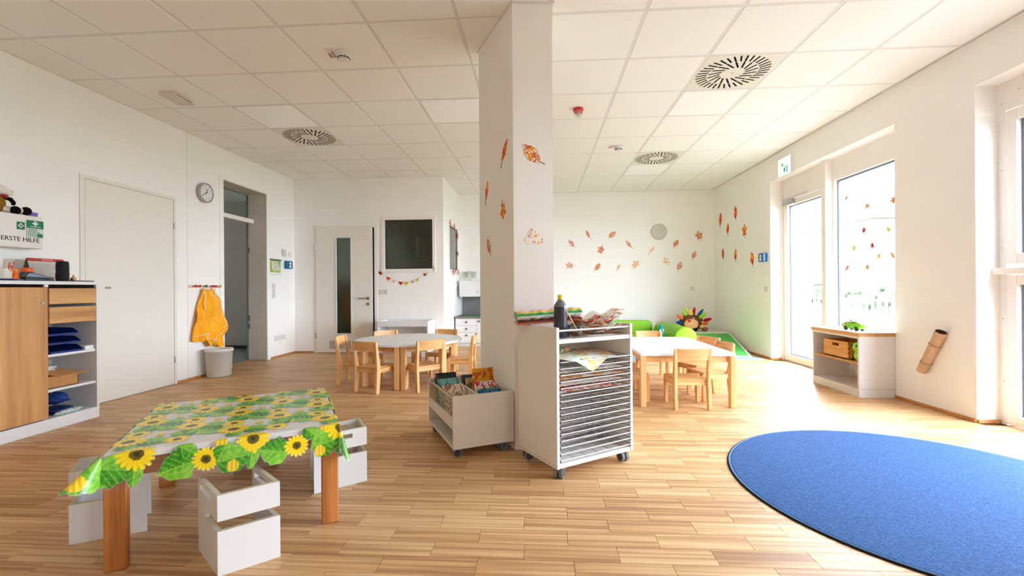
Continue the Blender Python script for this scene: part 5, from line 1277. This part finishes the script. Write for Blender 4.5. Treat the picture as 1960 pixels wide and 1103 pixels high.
# ---- white cube chairs around it
def cube_chair(o, ax, ay, w_, d_, label):
    ex = Vector((cos(radians(ax)), sin(radians(ax)), 0)); ey = Vector((cos(radians(ay)), sin(radians(ay)), 0))
    M = Matrix(((ex.x, ey.x, 0, 0), (ex.y, ey.y, 0, 0), (0, 0, 1, 0), (0, 0, 0, 1)))
    flip = ex.cross(ey).z < 0
    t = thing('cube_chair', label, 'chair', (*o, 0), 0, 'white cube chairs around the low table'); th = .016; h = .290; z1, z2 = .160, .196
    def add(mb, lo, hi, edge):                              # edge: face ids that show the ply core
        mi = [1 if k in edge else 0 for k in range(6)]
        mb.box(lo, hi, mi=mi, M=M)
        if flip:
            for k in range(1, 7): mb.f[-k] = mb.f[-k][::-1]
    top, front, back, left, right, bot = 1, 2, 4, 5, 3, 0
    mb = MB(); add(mb, (0, 0, 0), (w_, th, z1), (top,)); obj('front_panel', mb, [WHITE, PLY], t)
    mb = MB(); add(mb, (0, 0, z2), (w_, th, h), (top, bot)); obj('back_band', mb, [WHITE, PLY], t)
    for s0 in (0, w_ - th):
        mb = MB(); E_ = (top, front, back)
        add(mb, (s0, th, 0), (s0 + th, d_, z1), E_); add(mb, (s0, .62 * d_, z1), (s0 + th, d_, z2), (front, back)); add(mb, (s0, th, z2), (s0 + th, d_, .245), (front, back, bot))
        add(mb, (s0, th, .245), (s0 + th, .28 * d_, .268), (front, back)); add(mb, (s0, .90 * d_, .245), (s0 + th, d_, .268), (front, back)); add(mb, (s0, th, .268), (s0 + th, d_, h), (top, front, back, bot))
        obj('side_panel', mb, [WHITE, PLY], t)
    return t
cube_chair((-1.160, 1.533), 40.5, 141.5, .202, .252, 'white cube chair nearest the camera at the front edge of the low table')
cube_chair((-1.912, 1.695), 128.3, 28.0, .200, .254, 'white cube chair at the left corner of the low table behind its leg')
cube_chair((-.937, 2.352), 123, -140.5, .194, .266, 'white cube chair at the right side of the low table under the cloth corner')
cube_chair((-1.645, 2.720), 211, -60, .24, .26, 'white cube chair behind the low table, mostly hidden by the cloth')
# ================================================================== TROLLEYS
def caster(parent, x, y, z=.06, rz=0.0):
    c = thing('caster', None, None); c.parent = parent; c.location = (x, y, 0); c.rotation_euler = (0, 0, rz)
    return c
def caster_mesh(parent, x, y, rz, h=.06):
    M = T(x, y, 0) @ RZ(rz); r = h * .46
    o = obj('caster', MB().box((-.02, -.02, h - .004), (.02, .02, h), M=M).cyl((0, 0, h - .02), (0, 0, h - .003), .010, n=12, M=M).prism([(-.012, r), (.012, r), (.03, r + .004), (.020, h - .012), (-.006, h - .008)], -.004, .004, 'y', M=M), GREY, parent)
    for s_ in (-1, 1):
        y0, y1 = s_ * .006, s_ * .024
        obj('wheel', MB().cyl((.012, y0, r), (.012, y1, r), r, n=24, M=M, mi=0).cyl((.012, y1, r), (.012, y1 + s_ * .0015, r), r * .70, r * .66, n=24, mi=1, M=M).cyl((.012, y1 + s_ * .0014, r), (.012, y1 + s_ * .0024, r), r * .42, n=20, mi=2, M=M), [plain('tyre_grey', (120, 118, 116), .6, .3), plain('wheel_hub_dark', (44, 42, 44), .5), plain('wheel_cap', (70, 68, 70), .4)], o)
    return o
# ---- book trolley: origin at its near corner, x towards the pillar, y along the open long side
BO, BA = (-.527, 2.652), radians(27.2)
t = thing('book_trolley', 'low white book trolley on casters in front of the pillar', 'trolley', (*BO, 0), BA)
W_, L_, ZB, ZT = .397, .640, .060, .380
k = .016
TROL = plain('trolley_white', (226, 221, 214), .4, .4, var=.01)
obj('end_panel', MB().box((0, 0, ZB + .02), (W_, k, ZT), bev=.001), TROL, t); obj('end_panel', MB().box((0, L_ - k, ZB + .02), (W_, L_, ZT), bev=.001), TROL, t)
obj('bottom_board', MB().box((0, 0, ZB), (W_, L_, ZB + .0195), bev=.001), TROL, t)
obj('back_panel', MB().box((W_ - k, k, ZB + .02), (W_, L_ - k, ZT), bev=.001), TROL, t)
obj('front_lip', MB().box((0, k, .178), (k, L_ - k, .243), bev=.001), TROL, t)
obj('book_floor', MB().box((k, k, .178), (W_ - k, L_ - k, .192)), TROL, t)
obj('divider', MB().box((.196, k, .192), (.208, L_ - k, .350), bev=.001), TROL, t)
obj('front_rod', MB().cyl((.012, k, .358), (.012, L_ - k, .358), .0075, n=12), plain('rod_beech', (188, 166, 140), .5), t)
obj('clear_front', MB().box((.006, k, .243), (.009, L_ - k, .354)), GLASSC, t)
for x, y, a in ((.05, .05, 200), (.345, .05, 230), (.05, .59, 120), (.345, .59, 60)): caster_mesh(t, x, y, radians(a) - BA)
BM = RZ(BA); BM.translation = (*BO, 0)
PAGES = plain('book_pages', (232, 222, 200), .8, .1)
def book(x, y, z, w_, h, th, lean, yaw, cols, sc, lab, nm='picture_book'):
    """upright book, cover turned towards the near end of the trolley, leaning back"""
    z += th * sin(radians(lean))
    M = BM @ T(x, y, z) @ RZ(radians(yaw)) @ Matrix.Rotation(radians(-lean), 4, 'X')
    b = thing(nm, lab, 'book', (0, 0, 0), 0, 'picture books in the white trolley'); b.matrix_world = M
    cm = blotch('cover_' + '_'.join(str(int(v)) for c in cols for v in c)[:44], [(p, c) for p, c in zip((0, .42, .52, .62), cols)], sc)
    obj('cover', MB().box((-w_ / 2, 0, 0), (w_ / 2, .002, h)).box((-w_ / 2, th - .002, 0), (w_ / 2, th, h)).box((-w_ / 2, .002, 0), (-w_ / 2 + .002, th - .002, h)), cm, b)
    obj('page_block', MB().box((-w_ / 2 + .002, .002, .003), (w_ / 2 - .004, th - .002, h - .003)), PAGES, b)
    return b
TEAL = ((96, 172, 170), (130, 190, 180), (60, 130, 140), (190, 200, 170)); CREAM = ((226, 206, 184), (234, 216, 196), (150, 104, 96), (214, 160, 130)); REDC = ((222, 214, 204), (236, 228, 220), (206, 40, 50), (236, 228, 220))
SAND = ((198, 186, 150), (208, 198, 166), (150, 128, 92), (190, 176, 140)); DARK = ((40, 48, 50), (54, 64, 66), (30, 34, 40), (90, 84, 76)); YELL = ((214, 148, 22), (222, 158, 30), (196, 92, 24), (226, 166, 40)); BLUE = ((36, 96, 156), (54, 122, 180), (24, 64, 120), (120, 170, 190)); ROSE = ((222, 190, 186), (230, 204, 198), (190, 40, 56), (220, 170, 168))
for a in ((.108, .055, .193, .148, .17, .010, 24, 10, ROSE, 30, 'pale book with a red shape at the near end behind the clear front'),
          (.108, .135, .193, .148, .18, .010, 26, 8, SAND, 22, 'sand coloured book leaning behind the rod near the front corner'),
          (.108, .235, .193, .148, .195, .010, 28, 6, CREAM, 24, 'cream picture book with dark pictures, upright in the front row'),
          (.108, .262, .193, .148, .205, .009, 28, 4, CREAM, 17, 'second cream picture book close behind the first one'),
          (.108, .375, .193, .148, .205, .010, 26, 4, TEAL, 20, 'teal picture book in the front row left of the cream ones'),
          (.108, .430, .193, .148, .21, .010, 22, 2, TEAL, 14, 'lighter teal picture book at the far left of the front row'),
          (.108, .505, .193, .148, .235, .008, 12, 0, DARK, 20, 'dark green book sticking out at the far end of the front row'),
          (.108, .530, .193, .148, .215, .008, 11, 0, ((190, 140, 90), (206, 160, 110), (120, 80, 50), (226, 190, 150)), 20, 'orange brown book among the dark spines at the far end'),
          (.108, .552, .193, .148, .205, .010, 9, 0, DARK, 12, 'black spined book at the far end of the trolley')): book(*a)
for a in ((.294, .060, .193, .15, .185, .012, 20, 6, BLUE, 22, 'blue picture book nearest in the rear row'),
          (.294, .100, .193, .15, .190, .009, 20, 6, ((90, 150, 140), (120, 180, 160), (40, 100, 100), (220, 220, 200)), 25, 'green and teal book between the blue and the white one'),
          (.294, .155, .193, .15, .225, .009, 20, 6, REDC, 30, 'white picture book with red lettering in the rear row'),
          (.294, .245, .193, .15, .295, .010, 8, 0, YELL, 9, 'tall yellow orange board book standing out by the pillar'),
          (.294, .400, .193, .15, .205, .012, 12, 0, ((196, 166, 130), (206, 180, 146), (150, 116, 84), (180, 150, 116)), 14, 'tan book at the back of the rear row'),
          (.294, .450, .193, .15, .215, .010, 10, 0, ((70, 72, 100), (88, 90, 118), (50, 50, 76), (120, 120, 140)), 14, 'slate violet book behind the tan one'),
          (.294, .500, .193, .15, .21, .010, 10, 0, ((110, 120, 126), (130, 140, 144), (84, 92, 100), (150, 156, 160)), 14, 'grey book farthest back in the rear row')): book(*a)

# ---- drying rack trolley: origin at its near corner, x along the open front, y along the closed left side
DO, DA = (.083, 2.383), radians(34.2)
t = thing('drying_rack_trolley', 'tall white drying rack trolley with wire shelves leaning against the pillar', 'trolley', (*DO, 0), DA)
W_, D_, ZB, ZT = .554, .392, .062, .815
k = .018
SKY_ = radians(125.3) - DA                                  # the left side, seen from above
LAM = plain('trolley_laminate', (232, 228, 222), .4, .4, var=.01)
obj('side_panel', MB().box((0, 0, ZB), (k, D_, ZT), bev=.001), LAM, t); obj('side_panel', MB().box((W_ - k, 0, ZB), (W_, D_, ZT), bev=.001), LAM, t)
obj('back_panel', MB().box((k, D_ - .01, ZB), (W_ - k, D_, ZT)), LAM, t)
obj('bottom_board', MB().box((k, .004, ZB), (W_ - k, D_ - .01, ZB + .024), bev=.001), LAM, t)
obj('top_shelf', MB().box((k, .004, .728), (W_ - k, D_ - .01, .750), bev=.001), LAM, t)
obj('front_rod', MB().cyl((k, .012, .797), (W_ - k, .012, .797), .006, n=12), plain('rod_silver', (206, 204, 202), .3, .5, .7), t)
obj('base_line', MB().box((-.0006, .002, ZB + .014), (.001, D_ - .002, ZB + .016)), GREY, t)
def rack_mesh():
    mb = MB(); r = .0028
    x0, x1, y0, y1 = k + .003, W_ - k - .003, -.006, D_ - .02
    mb.cyl((x0, y0, 0), (x1, y0, 0), r, n=8)
    mb.tube([(x0, y0, 0), (x0, y1, 0), (x1, y1, 0), (x1, y0, 0)], .0024, 6, mi=1)
    for i in range(1, 5): y = y0 + (y1 - y0) * i / 5; mb.cyl((x0, y, -.004), (x1, y, -.004), .0020, n=5, mi=1)
    for i in range(1, 6): x = x0 + (x1 - x0) * i / 6; mb.cyl((x, y0, .002), (x, y1, .002), .0018, n=5, mi=1)
    return mb.mesh('wire_shelf', [WIREW, plain('wire_grey', (160, 158, 156), .4, .5)])
rm = rack_mesh()
RZ0, RP = .106, .0349
for i in range(16):
    o = obj('wire_shelf', rm, None, t, (0, 0, RZ0 + RP * i))
cm_ = MB()
for x in (k, W_ - k - .006): cm_.box((x, .0, -.005), (x + .006, .012, .005))
cm_ = cm_.mesh('shelf_clip', BLACK)
for i in range(16): obj('shelf_clip', cm_, None, t, (0, -.002, RZ0 + RP * i - .006))
for x, y, a in ((.05, .045, 250), (W_ - .05, .045, 300), (.05, D_ - .05, 200), (W_ - .05, D_ - .05, 60)): caster_mesh(t, x, y, radians(a) - DA, .062)
DM = RZ(DA); DM.translation = (*DO, 0)
PAINT = [
 blotch('painted_sheet_autumn', [(0, (238, 236, 228)), (.44, (240, 214, 150)), (.48, (226, 130, 70)), (.53, (236, 234, 226)), (.60, (120, 180, 90)), (.64, (236, 232, 224))], 9),
 blotch('painted_sheet_red', [(0, (240, 238, 232)), (.42, (226, 170, 120)), (.47, (206, 70, 60)), (.52, (240, 236, 230)), (.58, (40, 130, 90)), (.61, (238, 230, 220)), (.68, (90, 40, 50))], 13),
 blotch('painted_sheet_green', [(0, (236, 180, 120)), (.34, (240, 226, 140)), (.40, (234, 236, 230)), (.54, (150, 206, 110)), (.58, (236, 236, 230)), (.64, (206, 90, 90)), (.67, (238, 236, 232))], 9),
 blotch('painted_sheet_pale', [(0, (240, 238, 234)), (.5, (238, 232, 222)), (.56, (220, 120, 90)), (.60, (240, 238, 234)), (.66, (70, 90, 80))], 11)]
def sheet(x, y, z, w_, d_, yaw, mat, lab, group, curl=None, th=.0008, nm='painted_sheet'):
    f = curl or (lambda u, v: .0015 * sin(u * 6 + v * 3))
    M = DM @ T(x, y, z) @ RZ(radians(yaw))
    o = obj(nm, MB().slab(lambda u, v: ((-w_ / 2 + w_ * u, -d_ / 2 + d_ * v, f(u, v)), (0, 0, 1)), 16, 12, th), mat); o.matrix_world = M
    return tag(o, lab, 'paper', group)
zr = lambda i: RZ0 + RP * i + .0064
G1 = 'painted sheets drying on the wire shelves'
sheet(.235, .175, zr(15), .36, .38, 8, PAINT[2], 'white painted sheet drooping over the topmost wire shelf', G1, lambda u, v: .003 * sin(u * 5) - .62 * max(0, .12 - v) * max(0, 1 - 2.6 * abs(u - .42)) )
sheet(.40, .22, zr(15) + .002, .22, .28, -20, PAINT[0], 'yellow and red painted sheet at the right of the topmost wire shelf', G1)
sheet(.27, .19, zr(13), .46, .34, 0, PAINT[3], 'pale painted sheet on the third wire shelf from the top', G1)
sheet(.27, .19, zr(12), .48, .34, 0, PAINT[0], 'autumn coloured painted sheet on the fourth wire shelf from the top', G1)
sheet(.27, .19, zr(11), .48, .34, 0, PAINT[3], 'light painted sheet on the fifth wire shelf from the top', G1)
sheet(.27, .19, zr(10), .48, .34, 0, PAINT[1], 'red and green painted sheet on the sixth wire shelf from the top', G1)
def roll(x, y, z, ln, r, yaw, mat, lab, nm='paper_roll', cat='paper roll'):
    M = DM @ T(x, y, z + r) @ RZ(radians(yaw)); n = 60
    pts = [((r * (.45 + .55 * i / n)) * cos(i * .36), (r * (.45 + .55 * i / n)) * sin(i * .36)) for i in range(n + 1)]
    mb = MB().slab(lambda u, v: ((-ln / 2 + ln * v, *pts[int(round(u * n))]), (0, cos(int(round(u * n)) * .36), sin(int(round(u * n)) * .36))), n, 6, .0012)
    o = obj(nm, mb, mat); o.matrix_world = M; return tag(o, lab, cat)
roll(.15, .235, zr(15) + .004, .24, .016, 4, blotch('rolled_green_paint', [(0, (24, 110, 70)), (.46, (230, 190, 150)), (.52, (40, 140, 90)), (.6, (210, 130, 80))], 16), 'rolled green and orange painted paper on the topmost wire shelf')
# ---- on the open top tray
TZ2 = .7505
tg = thing('gift_bag', 'long colourful striped paper bag lying across the trolley top towards the pillar', 'bag', (0, 0, 0))
tg.matrix_world = DM @ T(.12, .262, .8655) @ RZ(radians(-21)) @ Matrix.Rotation(radians(-3), 4, 'Y')
def bag(u, v, z0, amp, w_):
    x = -.185 + .385 * u; q = 2 * pi * v
    return Vector((x, w_ * cos(q) * (1 + .05 * sin(u * 30 + q * 3)), z0 + (amp * sin(q)) * (1 + .12 * sin(u * 41 + q * 2) + .08 * sin(u * 23)) ))
def strip(z0, amp, w_, cols, nm):
    mats = [plain('bag_stripe_%d_%d_%d' % c, c, .3, .5, var=.15, nscale=40) for c in cols]
    mb = MB(); nu, nv = 60, 24
    g = MB().grid(lambda u, v: bag(u, v, z0, amp, w_), nu, nv)
    mb.add(g.v, g.f, [mats.index(mats[int((i // nu) * len(cols) / nv) % len(cols)]) for i in range(len(g.f))], True)
    for u in (0, 1):
        ring = [bag(u, j / 24, z0, amp, w_) for j in range(24)]; mb.add(ring, [list(range(24)) if u else list(range(24))[::-1]], min(5, len(mats) - 1))
    obj(nm, mb, mats, tg)
strip(.008, .027, .064, ((226, 110, 140), (206, 60, 80), (226, 84, 124), (238, 158, 176), (210, 198, 64), (46, 150, 92), (228, 226, 220), (220, 220, 214), (236, 220, 120), (226, 90, 110), (236, 150, 160), (214, 80, 120)), 'upper_bag')
strip(-.031, .013, .060, ((220, 96, 40), (190, 70, 36), (110, 50, 50), (220, 110, 50), (90, 40, 46), (214, 110, 60)), 'lower_bag')
t = thing('ink_bottle', 'tall black paint bottle with a yellow cap on the trolley top', 'bottle', (0, 0, 0)); t.matrix_world = DM @ T(.092, .088, TZ2)
obj('body', MB().lathe([(.001, 0), (.033, 0), (.0365, .004), (.0365, .170), (.034, .180), (.020, .202), (.0155, .206), (.001, .206)], 32), plain('ink_bottle_black', (34, 36, 42), .22, .5), t)
obj('shoulder', MB().lathe([(.0366, .172), (.0345, .182), (.0205, .2035), (.016, .2065), (.016, .213)], 32), plain('ink_bottle_smoke', (104, 108, 112), .2, .6), t)
obj('cap', MB().lathe([(.0155, .207), (.0155, .214), (.0145, .236), (.012, .239), (.001, .239)], 24), plain('yellow_cap', (234, 190, 20), .4, .5), t)
obj('label', MB().lathe([(.0369, .06), (.0369, .135)], 32, 0, RZ(0)), plain('ink_label_dark', (44, 46, 54), .4, .4), t)
mb = MB(); vs = []
for j, z in enumerate((.055, .14)): vs += [(.0374 * cos(a), .0374 * sin(a), z) for a in [radians(-50 + 8 * i) for i in range(8)]]
obj('side_label', mb.add(vs, [(i, i + 1, 9 + i, 8 + i) for i in range(7)]), blotch('ink_side_print', [(0, (226, 214, 150)), (.45, (214, 140, 90)), (.55, (206, 214, 120)), (.65, (234, 226, 180))], 40), t)
t = thing('blue_lid', 'small dark blue paint pot beside the black bottle', 'pot', (0, 0, 0)); t.matrix_world = DM @ T(.148, .120, TZ2)
obj('pot', MB().lathe([(.001, 0), (.024, 0), (.026, .003), (.026, .058), (.001, .058)], 24), plain('pot_black', (26, 26, 34), .4), t)
obj('lid', MB().lathe([(.001, .057), (.0275, .057), (.0275, .078), (.025, .081), (.001, .081)], 24), plain('pot_blue', (30, 44, 96), .4, .5), t)
t = thing('brush_glass', 'clear water glass with a thin wooden paint brush in it', 'glass', (0, 0, 0)); t.matrix_world = DM @ T(.180, .060, TZ2)
obj('glass', MB().lathe([(.001, 0), (.032, 0), (.035, .004), (.039, .085), (.037, .085), (.033, .008), (.001, .006)], 28), GLASSC, t)
obj('water', MB().lathe([(.001, .008), (.032, .008), (.0345, .045), (.001, .045)], 24), glass('murky_water', (.80, .78, .72), 1.33), t)
obj('brush', MB().cyl((.024, .0, .010), (-.075, -.014, .150), .0035, .0030, n=8).cyl((-.075, -.014, .150), (-.080, -.0147, .157), .003, .001, n=8), plain('brush_handle', (220, 182, 150), .5), t)
G2 = 'painted sheets piled on the trolley top'
for i, (x, y, w_, d_, yaw, m, lab, cu) in enumerate((
 (.375, .17, .28, .25, 4, 3, 'lowest painted sheet of the pile on the trolley top', 0),
 (.375, .17, .28, .25, -8, 0, 'second painted sheet of the pile, orange and tan', .012),
 (.385, .165, .27, .25, 12, 1, 'third painted sheet of the pile, red and green', .020),
 (.38, .17, .28, .24, -4, 0, 'fourth painted sheet of the pile with curled tan edge', .026),
 (.39, .17, .26, .25, 20, 0, 'fifth painted sheet of the pile with orange waves', .030),
 (.395, .18, .26, .24, -14, 1, 'sixth painted sheet of the pile, red strokes', .036),
 (.435, .17, .24, .24, 24, 1, 'seventh painted sheet of the pile, crumpled white and red', .042),
 (.45, .17, .22, .24, -22, 3, 'topmost painted sheet of the pile standing up at the right', .050))):
    q = radians(yaw); rm_ = i / 7
    def pile(u, v, x=x, y=y, w_=w_, d_=d_, q=q, k=rm_):
        lx, ly = -w_ / 2 + w_ * u, -d_ / 2 + d_ * v; X, Y = x + lx * cos(q) - ly * sin(q), y + lx * sin(q) + ly * cos(q)
        return k * (.020 * (1 + sin(X * 24 + Y * 13)) + .014 * (1 + sin(X * 47 - Y * 31)) + .42 * max(0, X - .42) ** 1.2 + .5 * max(0, .12 - Y))
    sheet(x, y, TZ2 + .003 + i * .0075, w_, d_, yaw, PAINT[m], lab, G2, pile)
o = sheet(.31, .066, TZ2 + .035, .17, .085, 3, PAINT[1], 'curled painted sheet hanging behind the front rod of the trolley', G2, lambda u, v: .016 * (2 * u - 1) ** 2 - .012)
o = sheet(.41, .068, TZ2 + .040, .19, .085, -3, PAINT[3], 'white and violet painted sheet sliding under the front rod at right', G2, lambda u, v: .035 * u * u - .012)
